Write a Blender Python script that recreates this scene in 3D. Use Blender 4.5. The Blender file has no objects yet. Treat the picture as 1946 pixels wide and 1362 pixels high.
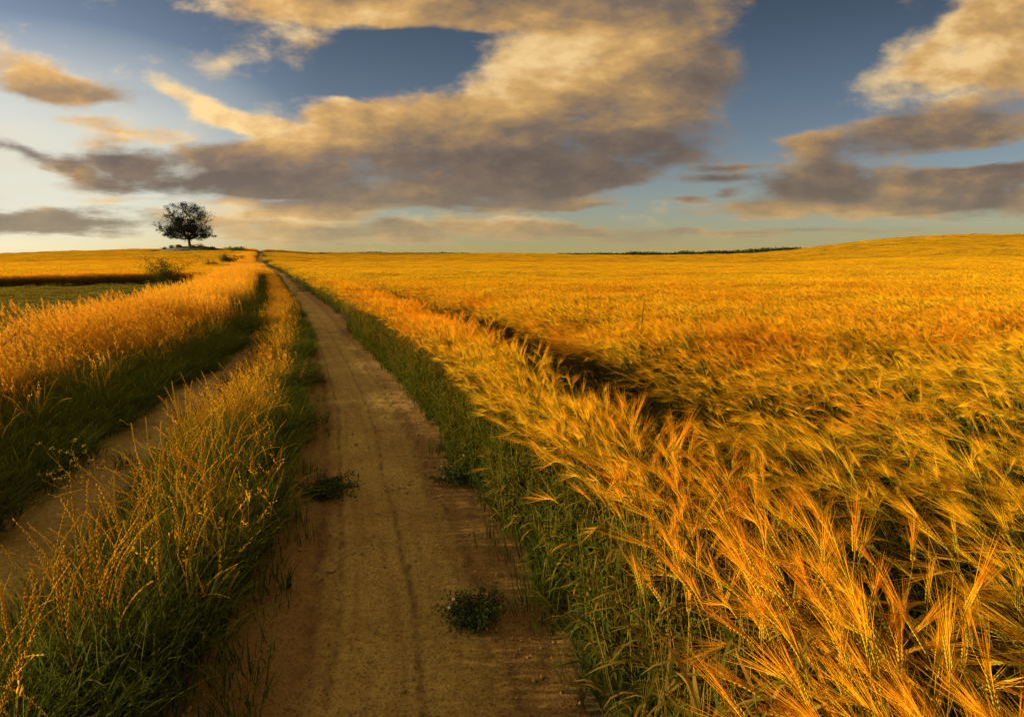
import bpy, math, random
import numpy as np
R = math.radians
scene = bpy.context.scene
COL = scene.collection
rng = np.random.default_rng(7)

# ------------------------------------------------------------------ camera
F_PX, PITCH, EYE = 1080.0, R(9.25), 1.6
cam_data = bpy.data.cameras.new('camera')
cam_data.sensor_width = 36.0
cam_data.lens = F_PX / 1946.0 * 36.0
cam_data.clip_start = 0.05
cam_data.clip_end = 6000.0
cam = bpy.data.objects.new('camera', cam_data)
COL.objects.link(cam)
cam.location = (0, 0, EYE)
cam.rotation_euler = (math.pi / 2 - PITCH, 0, 0)
scene.camera = cam

def ray(px, py):
    x = (px - 973) / F_PX
    y = -(py - 681) / F_PX
    return np.array([x, math.cos(PITCH) + y * math.sin(PITCH), -math.sin(PITCH) + y * math.cos(PITCH)])

# ------------------------------------------------------------------ light
SUN_EL, SUN_AZ = R(11.0), R(-86.0)          # azimuth from +Y, negative = left
sun_dir = np.array([math.sin(SUN_AZ) * math.cos(SUN_EL), math.cos(SUN_AZ) * math.cos(SUN_EL), math.sin(SUN_EL)])
sd = bpy.data.lights.new('sun', 'SUN')
sd.energy = 5.0
sd.angle = R(0.6)
sd.color = (1.0, 0.80, 0.40)
so = bpy.data.objects.new('sun', sd)
COL.objects.link(so)
from mathutils import Vector, Matrix, Euler
so.rotation_euler = Vector(sun_dir).to_track_quat('Z', 'Y').to_euler()
so.location = (-60, 30, 40)

scene.view_settings.view_transform = 'Standard'
scene.view_settings.look = 'None'
EXPO = 1.5
scene.view_settings.exposure = EXPO
scene.view_settings.gamma = 1.0

# ------------------------------------------------------------------ node helpers
class NT:
    def __init__(s, tree):
        s.t = tree
        s.n = tree.nodes
        s.l = tree.links
    def node(s, typ, **kw):
        n = s.n.new(typ)
        for k, v in kw.items():
            setattr(n, k, v)
        return n
    def put(s, sock, v):
        if isinstance(v, bpy.types.NodeSocket):
            s.l.new(v, sock)
        elif v is not None:
            sock.default_value = v
    def math(s, op, a, b=None, c=None, clamp=False):
        n = s.node('ShaderNodeMath', operation=op, use_clamp=clamp)
        for i, v in enumerate((a, b, c)):
            if v is not None:
                s.put(n.inputs[i], v)
        return n.outputs[0]
    def vmath(s, op, a, b=None, scale=None):
        n = s.node('ShaderNodeVectorMath', operation=op)
        s.put(n.inputs[0], a)
        if b is not None:
            s.put(n.inputs[1], b)
        if scale is not None:
            s.put(n.inputs['Scale'], scale)
        return n.outputs[0]
    def noise(s, vec, scale, detail=4, rough=0.55, dist=0.0, lac=2.0):
        n = s.node('ShaderNodeTexNoise')
        if vec is not None:
            s.put(n.inputs['Vector'], vec)
        n.inputs['Scale'].default_value = scale
        n.inputs['Detail'].default_value = detail
        n.inputs['Roughness'].default_value = rough
        n.inputs['Distortion'].default_value = dist
        n.inputs['Lacunarity'].default_value = lac
        return n
    def ramp(s, fac, stops, interp='LINEAR'):
        n = s.node('ShaderNodeValToRGB')
        cr = n.color_ramp
        cr.interpolation = interp
        while len(cr.elements) < len(stops):
            cr.elements.new(0.5)
        for e, (p, c) in zip(cr.elements, stops):
            e.position = p
            e.color = (*c, 1) if len(c) == 3 else c
        s.put(n.inputs[0], fac)
        return n.outputs[0]
    def mix(s, fac, a, b, blend='MIX'):
        n = s.node('ShaderNodeMix', data_type='RGBA', blend_type=blend)
        s.put(n.inputs[0], fac)
        for i, v in ((6, a), (7, b)):
            if isinstance(v, tuple) and len(v) == 3:
                v = (*v, 1)
            s.put(n.inputs[i], v)
        return n.outputs[2]
    def maprange(s, v, a, b, c=0.0, d=1.0, smooth=False):
        n = s.node('ShaderNodeMapRange', clamp=True)
        if smooth:
            n.interpolation_type = 'SMOOTHSTEP'
        s.put(n.inputs[0], v)
        for i, q in enumerate((a, b, c, d)):
            s.put(n.inputs[i + 1], q)
        return n.outputs[0]

# ------------------------------------------------------------------ sky and clouds (world, by direction)
world = bpy.data.worlds.new('World')
scene.world = world
world.use_nodes = True
wt = NT(world.node_tree)
wt.n.clear()
out = wt.node('ShaderNodeOutputWorld')
bg = wt.node('ShaderNodeBackground')
wt.l.new(bg.outputs[0], out.inputs[0])
SKY_STRENGTH = 0.05
bg.inputs['Strength'].default_value = SKY_STRENGTH
tc = wt.node('ShaderNodeTexCoord')
sky = wt.node('ShaderNodeTexSky', sky_type='NISHITA')
sky.sun_disc = False
sky.sun_elevation = SUN_EL
sky.sun_rotation = SUN_AZ
sky.altitude = 200
sky.air_density = 1.0
sky.dust_density = 1.6
sky.ozone_density = 2.0
sep = wt.node('ShaderNodeSeparateXYZ')
wt.l.new(tc.outputs['Generated'], sep.inputs[0])
X, Y, Z = sep.outputs
yy = wt.math('MAXIMUM', wt.math('ABSOLUTE', Y), 0.08)
U = wt.math('DIVIDE', X, yy)
W = wt.math('DIVIDE', Z, yy)
uw = wt.node('ShaderNodeCombineXYZ')
wt.put(uw.inputs[0], U)
wt.put(uw.inputs[1], W)
uw = uw.outputs[0]
# cloud-deck coordinates: foreshortened towards the horizon
zz = wt.math('ADD', wt.math('MAXIMUM', Z, 0.0), 0.10)
dk = wt.node('ShaderNodeCombineXYZ')
wt.put(dk.inputs[0], wt.math('DIVIDE', X, zz))
wt.put(dk.inputs[1], wt.math('DIVIDE', Y, zz))
dk = dk.outputs[0]
n_warp = wt.noise(dk, 1.1, 5, 0.6)
warp = wt.vmath('SUBTRACT', n_warp.outputs['Color'], (0.5, 0.5, 0.5))
wsc = wt.node('ShaderNodeVectorMath', operation='MULTIPLY')
wt.l.new(warp, wsc.inputs[0])
wsc.inputs[1].default_value = (0.10, 0.05, 0.0)
P = wt.vmath('ADD', uw, wsc.outputs[0])

# (px, py, half width, half height, turn, weight, light) on a 1946 x 1362 view
CLOUDS = [
    (620, 5, 260, 40, 6, 1.2, .72), (700, 40, 200, 24, 4, .8, .75), (1000, 0, 340, 52, 0, 1.3, .34), (1090, 105, 170, 70, -8, 1.5, .98), (960, 150, 90, 60, 0, .9, .85), (600, 95, 50, 34, 0, .6, .8),
    (1250, 50, 140, 80, 0, .9, .34), (1300, 125, 120, 62, 5, 1.2, .26), (1200, 180, 190, 46, 0, 1.0, .34),
    (960, 210, 280, 58, -4, 1.3, .70), (760, 235, 140, 55, 0, .9, .72), (610, 255, 120, 45, 10, .9, .80),
    (1080, 265, 280, 50, -3, 1.3, .22), (900, 300, 330, 52, 0, 1.4, .14), (1130, 315, 220, 40, -4, 1.1, .12),
    (720, 325, 240, 45, 4, 1.2, .40), (660, 362, 330, 30, 0, 1.3, .22), (870, 360, 260, 28, 0, .9, .17),
    (1010, 345, 200, 28, -4, .8, .20),
    (470, 318, 110, 38, 8, 1.2, .24), (420, 350, 120, 22, 0, 1.0, .16), (225, 308, 95, 26, 0, 1.25, .12), (55, 292, 85, 20, 14, 1.1, .20),
    (130, 325, 70, 12, 14, .8, .30), (200, 352, 100, 15, 0, .9, .22), (60, 140, 120, 34, 10, 1.2, .85), (120, 172, 140, 22, 4, 1.2, .26),
    (170, 215, 90, 14, 0, .8, .8), (230, 240, 110, 20, 6, 1.0, .70), (270, 330, 60, 18, 0, .6, .2), (190, 268, 60, 16, 0, .8, .55), (420, 292, 60, 14, 0, .7, .4),
    (400, 200, 100, 22, 26, 1.25, 1.0), (490, 235, 90, 20, 14, 1.2, .92), (640, 205, 50, 26, 0, .6, .75), (420, 125, 50, 30, 0, .6, 1.0), (520, 265, 40, 30, 0, .6, 1.0), (300, 385, 160, 10, 0, .5, .8),
    (1330, 405, 90, 8, 0, .6, .5), (800, 455, 260, 9, 0, .6, .6), (560, 455, 200, 9, 0, .5, .7), (740, 425, 40, 7, 0, .7, .3),
    (780, 438, 34, 7, 0, .6, .5), (1560, 440, 260, 9, 0, .6, .4),
    (60, 425, 300, 20, 0, 1.4, .14), (620, 398, 100, 16, 0, 1.4, .40), (470, 412, 170, 22, 0, 1.1, .82),
    (1010, 388, 160, 17, 0, 1.3, .40), (930, 428, 130, 20, 4, 1.4, .80), (1090, 446, 190, 13, 4, 1.3, .45), (1080, 400, 90, 9, 0, .8, .25),
    (640, 440, 330, 14, 0, .9, .50),
    (1790, 105, 170, 55, -22, 1.3, .84), (1900, 45, 130, 75, -30, 1.2, .82), (1920, 150, 130, 40, -8, 1.0, .84),
    (1700, 262, 200, 28, -4, 1.3, .30), (1860, 232, 190, 40, -4, 1.3, .42), (1520, 262, 60, 14, 0, .7, .55),
    (1560, 305, 120, 28, 0, .6, .42), (1530, 350, 140, 36, -8, 1.0, .22), (1740, 352, 230, 42, -2, 1.3, .28),
    (1900, 330, 160, 36, -4, 1.2, .30), (1540, 398, 230, 17, 2, 1.2, .62), (1850, 385, 220, 26, 2, 1.1, .25),
    (1362, 338, 74, 13, -2, 1.2, .05), (1398, 314, 66, 7, 0, .9, .12), (1300, 379, 34, 9, 0, 1.0, .10),
    (1370, 366, 36, 6, -6, .8, .14), (1370, 440, 220, 10, 0, .8, .48),
    # outside the picture, so that the light from the whole sky stays broken
    (2300, 150, 300, 90, 0, 1.2, .7), (2400, 350, 300, 50, 0, 1.2, .4), (-300, 60, 260, 60, 0, 1.0, .8),
    (1500, -260, 420, 120, 0, 1.2, .7), (500, -300, 420, 110, 0, 1.2, .75),
]
HOLES = [(765, 113, 185, 54, 0, 1.0), (1470, 150, 100, 190, 0, .5), (1830, 90, 40, 16, -20, .5), (600, 160, 90, 18, 6, .6), (1890, 292, 130, 13, -3, .8), (1450, 330, 60, 40, 0, .3), (250, 215, 110, 30, 0, .35),
         (1640, 190, 60, 30, 0, .3)]

def blob(vec, px, py, rx, ry, rot):
    d = ray(px, py)
    c = (d[0] / d[1], d[2] / d[1])
    e = ray(px + rx, py)
    su = abs(e[0] / e[1] - c[0])
    e = ray(px, py - ry)
    sw = abs(e[2] / e[1] - c[1])
    m = wt.node('ShaderNodeMapping', vector_type='TEXTURE')
    wt.put(m.inputs['Vector'], vec)
    m.inputs['Location'].default_value = (c[0], c[1], 0)
    m.inputs['Rotation'].default_value = (0, 0, R(-rot))
    m.inputs['Scale'].default_value = (su * 1.45, sw * 1.45, 1)
    g = wt.node('ShaderNodeTexGradient', gradient_type='SPHERICAL')
    wt.l.new(m.outputs[0], g.inputs[0])
    return g.outputs['Fac']

dens = light = None
for (px, py, rx, ry, rot, wgt, lgt) in CLOUDS:
    b = blob(P, px, py, rx, ry, rot)
    dens = wt.math('MULTIPLY', b, wgt) if dens is None else wt.math('MULTIPLY_ADD', b, wgt, dens)
    light = wt.math('MULTIPLY', b, wgt * lgt) if light is None else wt.math('MULTIPLY_ADD', b, wgt * lgt, light)
L0 = wt.math('DIVIDE', wt.math('ADD', light, 0.05), wt.math('ADD', dens, 0.07))
L0 = wt.math('MULTIPLY_ADD', L0, 1.15, -0.08)
hol = None
for (px, py, rx, ry, rot, wgt) in HOLES:
    b = blob(P, px, py, rx, ry, rot)
    hol = wt.math('MULTIPLY', b, wgt) if hol is None else wt.math('MULTIPLY_ADD', b, wgt, hol)
dens = wt.math('SUBTRACT', wt.math('MINIMUM', dens, 1.1), hol)
n1 = wt.noise(dk, 1.15, 9, 0.56, 0.2)
ue = wt.node('ShaderNodeVectorMath', operation='MULTIPLY')
wt.l.new(uw, ue.inputs[0])
ue.inputs[1].default_value = (1.0, 2.1, 1.0)
ue = ue.outputs[0]
n3 = wt.noise(ue, 4.6, 8, 0.60, 0.12)                                     # puffs that stand upright
off = wt.node('ShaderNodeVectorMath', operation='ADD')
wt.l.new(ue, off.inputs[0])
off.inputs[1].default_value = (-0.034, 0.045, 0.0)
n4 = wt.noise(off.outputs[0], 4.6, 7, 0.60, 0.12)
ns = wt.math('SUBTRACT', n1.outputs['Fac'], 0.5)
ns3 = wt.math('SUBTRACT', n3.outputs['Fac'], 0.5)
n6 = wt.noise(ue, 15.0, 7, 0.62, 0.25)
ns6 = wt.math('SUBTRACT', n6.outputs['Fac'], 0.5)
D = wt.math('MULTIPLY_ADD', ns, 0.8, dens)
D = wt.math('MULTIPLY_ADD', ns3, 2.6, D)
D = wt.math('MULTIPLY_ADD', ns6, 1.0, D)
alpha = wt.maprange(D, 0.02, 1.0, 0, 1, True)
thick = wt.maprange(D, 0.30, 1.10, 0, 1, False)
rim = wt.math('SUBTRACT', n3.outputs['Fac'], n4.outputs['Fac'])          # bright on the side facing the sun
Lx = wt.math('MULTIPLY_ADD', rim, 1.8, L0)
Lx = wt.math('MULTIPLY_ADD', ns3, -0.35, Lx)
Lx = wt.math('MULTIPLY_ADD', wt.math('SUBTRACT', 0.60, thick), 0.16, Lx)
Lx = wt.math('MULTIPLY_ADD', ns, 0.20, Lx)
Lx = wt.math('MULTIPLY_ADD', ns6, 0.22, Lx)
ccol = wt.ramp(Lx, [(0.0, (.155, .120, .100)), (0.25, (.225, .165, .122)), (0.5, (.40, .250, .120)), (0.75, (.66, .39, .145)), (1.0, (.92, .64, .30))])
# clouds near the horizon lose their warmth and contrast to the air in between
hz = wt.math('POWER', wt.maprange(W, 0.0, 0.16, 1.0, 0.0), 1.5)
ccol = wt.mix(wt.math('MULTIPLY', hz, 0.75), ccol, (.48, .41, .24))
gain = 1.0 / (SKY_STRENGTH * 2**EXPO)
ccol = wt.vmath('SCALE', ccol, scale=gain)
# brighter towards the sun
sdot = wt.node('ShaderNodeVectorMath', operation='DOT_PRODUCT')
wt.l.new(tc.outputs['Generated'], sdot.inputs[0])
sdot.inputs[1].default_value = tuple(sun_dir)
near_sun = wt.maprange(sdot.outputs['Value'], 0.2, 1.0, 0.0, 1.0)
ccol = wt.vmath('SCALE', ccol, scale=wt.math('MULTIPLY_ADD', near_sun, 0.45, 0.95))
hs = wt.node('ShaderNodeHueSaturation')
hs.inputs['Saturation'].default_value = 0.92
wt.l.new(sky.outputs[0], hs.inputs['Color'])
tintn = wt.node('ShaderNodeVectorMath', operation='MULTIPLY')
wt.l.new(hs.outputs[0], tintn.inputs[0])
tintn.inputs[1].default_value = (0.82, 0.79, 0.82)
clear = wt.vmath('SCALE', tintn.outputs[0], scale=wt.maprange(W, 0.10, 0.42, 1.0, 0.46))
# low bright haze along the horizon and a thin milky veil towards the sun
hzb = wt.maprange(wt.math('POWER', 2.718, wt.math('MULTIPLY', W, -15.0)), 0.0, 1.0, 0.0, 0.82)
hcol = wt.mix(near_sun, (.56, .46, .15), (.76, .61, .24))
clear = wt.mix(hzb, clear, wt.vmath('SCALE', hcol, scale=gain))
clear = wt.vmath('SCALE', clear, scale=wt.math('MULTIPLY_ADD', wt.math('MAXIMUM', wt.math('SUBTRACT', near_sun, 0.25), 0.0), 2.0, 1.0))
veil = wt.math('MULTIPLY', blob(uw, -60, 310, 470, 200, 0), wt.math('MULTIPLY_ADD', ns, 1.4, 1.25), clamp=True)
clear = wt.mix(veil, clear, wt.vmath('SCALE', (.78, .75, .62), scale=gain))
final = wt.mix(alpha, clear, ccol)
# unseen bright cloud deck, added above the view to lift the ambient light
over = wt.math('MULTIPLY', wt.maprange(W, 0.55, 1.1, 0.0, 0.85, True), wt.maprange(n1.outputs['Fac'], .36, .56, .35, 1.0, True))
final = wt.mix(over, final, wt.vmath('SCALE', (.98, .76, .46), scale=gain))
wt.l.new(final, bg.inputs['Color'])
world.cycles.sampling_method = 'MANUAL'
world.cycles.sample_map_resolution = 512
# ------------------------------------------------------------------ layout of the land
def hermite(x, xs, ys):
    """smooth monotone-ish interpolation through (xs, ys), numpy"""
    xs, ys = np.asarray(xs, float), np.asarray(ys, float)
    x = np.clip(np.asarray(x, float), xs[0], xs[-1])
    m = np.gradient(ys, xs)
    i = np.clip(np.searchsorted(xs, x) - 1, 0, len(xs) - 2)
    h = xs[i + 1] - xs[i]
    t = (x - xs[i]) / h
    return ((2*t**3 - 3*t**2 + 1) * ys[i] + (t**3 - 2*t**2 + t) * h * m[i] + (-2*t**3 + 3*t**2) * ys[i+1] + (t**3 - t**2) * h * m[i+1])

def edge_x(y):          # foot of the barley along the track
    return hermite(y, [-40, -6, 0, 1.8, 2.8, 3.9, 5.75, 8, 12, 20.6, 35.3, 60, 128, 187, 260, 400],
                   [3.0, 1.0, .46, .30, .06, -.28, -.84, -1.64, -3.17, -6.55, -12.8, -23.4, -55.2, -80.5, -112, -172])

_PX = [-1500, 0, 130, 250, 420, 470, 490, 600, 700, 870, 1000, 1100, 1250, 1400, 1500, 1535, 1632, 1720, 1800, 1946, 3500]
_E = [16, 23, 28, 31, 31, 31, 28.5, 25, 24.5, 24, 24, 22.5, 20.5, 23, 31, 35, 46, 54, 58.5, 60, 52]
_VEG = [.8, .8, .8, .8, .5, .5, .15, .8, .8, .8, .8, .8, .8, .8, .8, .8, .8, .8, .8, .8, .8]
CREST = 200.0

def wave(x, y):
    return (np.sin(x * .071 + 1.3) * np.cos(y * .053 + .4) + .6 * np.sin(x * .13 - y * .11 + 2.1))

def height(x, y):
    x, y = np.asarray(x, float), np.asarray(y, float)
    D = np.maximum(y, 1e-3)
    px = 973 + 1094.0 * x / np.maximum(D, 4.0)
    e = np.interp(px, _PX, _E) - .0
    v = np.interp(px, _PX, _VEG)
    top = EYE - v + e / 1094.0 * CREST
    t = D / CREST
    s = np.where(t < .92, t**2, 0)
    # rounded crest, then away downhill
    q = np.clip((t - .92) / .16, 0, 1)
    up = t**2
    s = np.where(t < 1.0, up * (1 - .0 * q), 1 - (t - 1)**2 * 1.4 + (t - 1) * .10 * np.clip(1.3 - t, 0, 1))
    s = np.clip(s, 0, 1.05)
    far = np.clip(y / 30.0, 0, 1)
    return top * s + .07 * far * wave(x, y)

def smooth01(v):
    v = np.clip(v, 0, 1)
    return v * v * (3 - 2 * v)

# value noise for numpy
_perm = rng.random((256, 256))
def vnoise(x, y):
    xi, yi = np.floor(x).astype(int), np.floor(y).astype(int)
    fx, fy = x - xi, y - yi
    fx, fy = fx*fx*(3-2*fx), fy*fy*(3-2*fy)
    g = lambda a, b: _perm[a & 255, b & 255]
    return (g(xi, yi)*(1-fx) + g(xi+1, yi)*fx)*(1-fy) + (g(xi, yi+1)*(1-fx) + g(xi+1, yi+1)*fx)*fy
def fbm(x, y, o=4):
    a, s, n = .5, 0, 0
    for k in range(o):
        s = s + a * vnoise(x * 2**k + 17.3*k, y * 2**k + 5.1*k)
        n += a
        a *= .5
    return s / n

def tag(o, label=None, cat=None, group=None, kind=None):
    if label: o['label'] = label
    if cat: o['category'] = cat
    if group: o['group'] = group
    if kind: o['kind'] = kind
    return o

def mesh_obj(name, verts, faces, mats, mat_idx=None, smooth=True, link=True, parent=None, attrs=None):
    me = bpy.data.meshes.new(name)
    me.from_pydata([tuple(v) for v in verts], [], faces)
    for m in mats:
        me.materials.append(m)
    if mat_idx is not None:
        me.polygons.foreach_set('material_index', np.asarray(mat_idx, np.int32))
    if smooth:
        me.polygons.foreach_set('use_smooth', np.ones(len(me.polygons), bool))
    for k, v in (attrs or {}).items():
        a = me.attributes.new(k, 'FLOAT', 'POINT')
        a.data.foreach_set('value', np.asarray(v, np.float32))
    me.update()
    o = bpy.data.objects.new(name, me)
    if link:
        COL.objects.link(o)
    if parent is not None:
        o.parent = parent
    return o

def grid_obj(name, xs, ys, zfun, mat, warp=None):
    gx, gy = np.meshgrid(xs, ys)
    g0 = gx.copy()
    if warp is not None:
        gx = gx + warp(gy)
    gz = zfun(gx, gy)
    V = np.stack([gx, gy, gz], -1).reshape(-1, 3)
    nx, ny = len(xs), len(ys)
    i = np.arange(ny - 1)[:, None] * nx + np.arange(nx - 1)[None]
    Fc = np.stack([i, i + 1, i + nx + 1, i + nx], -1).reshape(-1, 4)
    return mesh_obj(name, V.tolist(), Fc.tolist(), [mat], attrs={'across': g0.ravel()} if warp is not None else None)

# ------------------------------------------------------------------ materials of the land
def new_mat(name):
    m = bpy.data.materials.new(name)
    m.use_nodes = True
    t = NT(m.node_tree)
    t.n.clear()
    o = t.node('ShaderNodeOutputMaterial')
    return m, t, o

def soil_material():
    m, t, o = new_mat('dirt')
    geo = t.node('ShaderNodeNewGeometry')
    p = geo.outputs['Position']
    big = t.noise(p, 1.3, 5, .6).outputs['Fac']
    mid = t.noise(p, 9.0, 6, .65).outputs['Fac']
    fine = t.noise(p, 85.0, 5, .7).outputs['Fac']
    c = t.ramp(big, [(.30, (.22, .125, .022)), (.5, (.36, .235, .046)), (.68, (.48, .33, .074))])
    c = t.mix(t.maprange(mid, .35, .7, 0, .75), c, (.43, .285, .070))
    # packed pale crown of the wheel line, loose redder soil beside it
    ac = t.node('ShaderNodeAttribute', attribute_name='across').outputs['Fac']
    aw = t.math('MULTIPLY_ADD', t.math('SUBTRACT', big, .5), .5, ac)
    packed = t.math('MULTIPLY', t.maprange(aw, -1.12, -.92, 0, 1, True), t.maprange(aw, -.42, -.20, 1, 0, True))
    packed2 = t.math('MULTIPLY', t.maprange(aw, -3.25, -3.05, 0, 1, True), t.maprange(aw, -2.65, -2.45, 1, 0, True))
    packed = t.math('MAXIMUM', packed, packed2)
    c = t.mix(t.math('MULTIPLY_ADD', packed, -.75, .75), c, (.19, .090, .026))
    # dark crumbled bands where tyres have cut the edge of the packed crown
    al = t.math('MULTIPLY_ADD', t.math('SUBTRACT', big, .5), .10, ac)
    for a0, wd in ((-1.09, .060), (-.97, .035), (-.26, .05), (-.62, .03)):
        ln = t.math('ABSOLUTE', t.math('SUBTRACT', al, a0))
        ln = t.math('MULTIPLY', t.maprange(ln, 0.0, wd, .75, 0, True), t.maprange(mid, .40, .62, .10, 1.0))
        c = t.mix(ln, c, (.070, .034, .010))
    rough_ = t.noise(p, 34.0, 6, .75).outputs['Fac']
    c = t.mix(t.maprange(rough_, .40, .56, .42, 0), c, (.10, .046, .014))
    # lengthwise streaks rubbed by the tyres
    sy = t.node('ShaderNodeSeparateXYZ')
    t.l.new(p, sy.inputs[0])
    cv = t.node('ShaderNodeCombineXYZ')
    t.put(cv.inputs[0], t.math('MULTIPLY', ac, 13.0))
    t.put(cv.inputs[1], t.math('MULTIPLY', sy.outputs[1], .7))
    stk = t.noise(cv.outputs[0], 1.0, 4, .6).outputs['Fac']
    c = t.mix(t.maprange(stk, .35, .52, .45, 0), c, (.20, .105, .026))
    spk = t.maprange(fine, .38, .47, 0.80, 0.0)
    c = t.mix(spk, c, (.06, .030, .010))
    # trodden bits of straw and plant litter
    vo = t.node('ShaderNodeTexVoronoi', feature='F1')
    mp = t.node('ShaderNodeMapping')
    t.put(mp.inputs['Vector'], p)
    mp.inputs['Scale'].default_value = (60, 22, 30)
    mp.inputs['Rotation'].default_value = (0, 0, .6)
    t.l.new(mp.outputs[0], vo.inputs['Vector'])
    lit = t.math('MULTIPLY', t.maprange(vo.outputs['Distance'], .14, .22, 1, 0), t.maprange(mid, .42, .60, 0, .8))
    c = t.mix(lit, c, (.12, .058, .024))
    b = t.node('ShaderNodeBsdfPrincipled')
    t.put(b.inputs['Base Color'], c)
    b.inputs['Roughness'].default_value = .95
    b.inputs['Specular IOR Level'].default_value = .12
    hgt = t.math('ADD', t.math('MULTIPLY', mid, .5), t.math('MULTIPLY', fine, .35))
    bp = t.node('ShaderNodeBump')
    bp.inputs['Strength'].default_value = 1.0
    bp.inputs['Distance'].default_value = .05
    t.put(bp.inputs['Height'], hgt)
    t.l.new(bp.outputs[0], b.inputs['Normal'])
    t.l.new(b.outputs[0], o.inputs[0])
    return m

def ground_material():
    m, t, o = new_mat('field_soil')
    geo = t.node('ShaderNodeNewGeometry')
    p = geo.outputs['Position']
    a = t.noise(p, .5, 6, .6).outputs['Fac']
    f_ = t.noise(p, 30, 5, .7).outputs['Fac']
    c = t.ramp(a, [(.3, (.075, .050, .022)), (.55, (.13, .085, .030)), (.7, (.10, .085, .025))])
    c = t.mix(t.maprange(f_, .35, .65, 0, .7), c, (.055, .038, .018))
    b = t.node('ShaderNodeBsdfPrincipled')
    t.put(b.inputs['Base Color'], c)
    b.inputs['Roughness'].default_value = 1
    b.inputs['Specular IOR Level'].default_value = .05
    bp = t.node('ShaderNodeBump')
    bp.inputs['Distance'].default_value = .04
    t.put(bp.inputs['Height'], f_)
    t.l.new(bp.outputs[0], b.inputs['Normal'])
    t.l.new(b.outputs[0], o.inputs[0])
    return m
M_DIRT, M_GROUND = soil_material(), ground_material()

def corridor(x, y):
    """depth by which the ground lies lower under the dirt sheets"""
    u = x - edge_x(y)
    k = smooth01((u + 3.6) / .25) * smooth01((.15 - u) / .25)
    return k * np.clip((190 - y) / 30, 0, 1)

def ground_z(x, y):
    return height(x, y) - .05 * corridor(x, y)

# non-uniform ground sheet
def steps(stops):
    r = []
    for (a, b, d) in stops:
        r += list(np.arange(a, b, d))
    return np.array(r)
GX = np.concatenate([-steps([(0, 12, .25), (12, 60, 1.5), (60, 320, 6), (320, 3200, 160)])[::-1][:-1], steps([(0, 12, .4), (12, 60, 1.5), (60, 320, 6), (320, 3200, 160)])])
GY = np.concatenate([-steps([(0, 20, 1.), (20, 400, 40)])[::-1][:-1], steps([(0, 14, .25), (14, 60, .9), (60, 420, 4), (420, 3600, 160)])])
ground = grid_obj('ground', GX, GY, ground_z, M_GROUND)
tag(ground, 'dark rolling field soil under the crops up to the hill crest', 'ground', kind='structure')

# dirt of the two wheel tracks: one wide worn track and one narrow rut
def dirt_z(lo, hi):
    def f(x, y):
        u = x - edge_x(y)
        c = (u - (lo + hi) / 2) / ((hi - lo) / 2)
        near = np.exp(-np.maximum(y, 0) / 25.0)
        z = height(x, y) - .020 + .012 * (1 - c**2) * 0
        # wheel has pressed a shallow trough, soil heaped at its sides
        z = z + near * (-.014 * np.exp(-(c / .45)**2) + .010 * np.exp(-((np.abs(c) - .72) / .16)**2))
        z = z + near * (.026 * (fbm(x * 3.2, y * 1.6) - .5) + .028 * (fbm(x * 13, y * 8) - .5))
        # narrow tyre grooves
        for g, w, d in ((-.42, .050, .018), (-.30, .030, .012), (.43, .04, .008), (.05, .2, .006)):
            z = z - near * d * np.exp(-((c - g - .05 * (fbm(y * .8, y * 0 + g * 9) - .5) * 2) / w)**2)
        return z - .05 * np.clip((np.abs(c) - .86) / .14, 0, 1)
    return f
YS = np.concatenate([np.arange(-2.0, 7, .035), np.arange(7, 16, .09), np.arange(16, 60, .5), np.arange(60, 206, 3.0)])
t1 = grid_obj('dirt_track', np.linspace(-1.62, .22, 96), YS, dirt_z(-1.62, .22), M_DIRT, warp=edge_x)
tag(t1, 'wide worn bare dirt wheel track between barley and grass strip', 'dirt track', kind='structure')
t2 = grid_obj('dirt_track', np.linspace(-3.45, -2.25, 56), YS, dirt_z(-3.45, -2.25), M_DIRT, warp=edge_x)
tag(t2, 'narrow dirt wheel rut between grass strip and tall verge', 'dirt track', kind='structure')
# ------------------------------------------------------------------ plant materials
def plant_mat(name, ramp_a, ramp_b, transl=.35, rough=.85, spec=.0, hue_noise=.35, scale=.8):
    """ramp_a / ramp_b: colours from foot (0) to tip (1) of a green and of a ripe plant; the plants' own tint picks between them"""
    m, t, o = new_mat(name)
    ah = t.node('ShaderNodeAttribute', attribute_name='h')
    at = t.node('ShaderNodeAttribute', attribute_name='tint')
    ai = t.node('ShaderNodeAttribute', attribute_name='itint', attribute_type='INSTANCER')
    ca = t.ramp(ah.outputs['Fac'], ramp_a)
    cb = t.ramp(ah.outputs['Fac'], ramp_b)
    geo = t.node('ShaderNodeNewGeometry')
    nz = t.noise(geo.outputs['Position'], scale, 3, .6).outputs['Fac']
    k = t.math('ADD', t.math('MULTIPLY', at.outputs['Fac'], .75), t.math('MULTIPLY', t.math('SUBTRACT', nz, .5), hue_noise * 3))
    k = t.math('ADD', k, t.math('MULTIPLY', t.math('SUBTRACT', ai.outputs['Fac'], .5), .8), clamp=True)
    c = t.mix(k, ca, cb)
    b = t.node('ShaderNodeBsdfPrincipled')
    t.put(b.inputs['Base Color'], c)
    b.inputs['Roughness'].default_value = rough
    b.inputs['Specular IOR Level'].default_value = spec
    tr = t.node('ShaderNodeBsdfTranslucent')
    t.put(tr.inputs['Color'], c)
    ms = t.node('ShaderNodeMixShader')
    ms.inputs[0].default_value = transl
    t.l.new(b.outputs[0], ms.inputs[1])
    t.l.new(tr.outputs[0], ms.inputs[2])
    t.l.new(ms.outputs[0], o.inputs[0])
    return m

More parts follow.
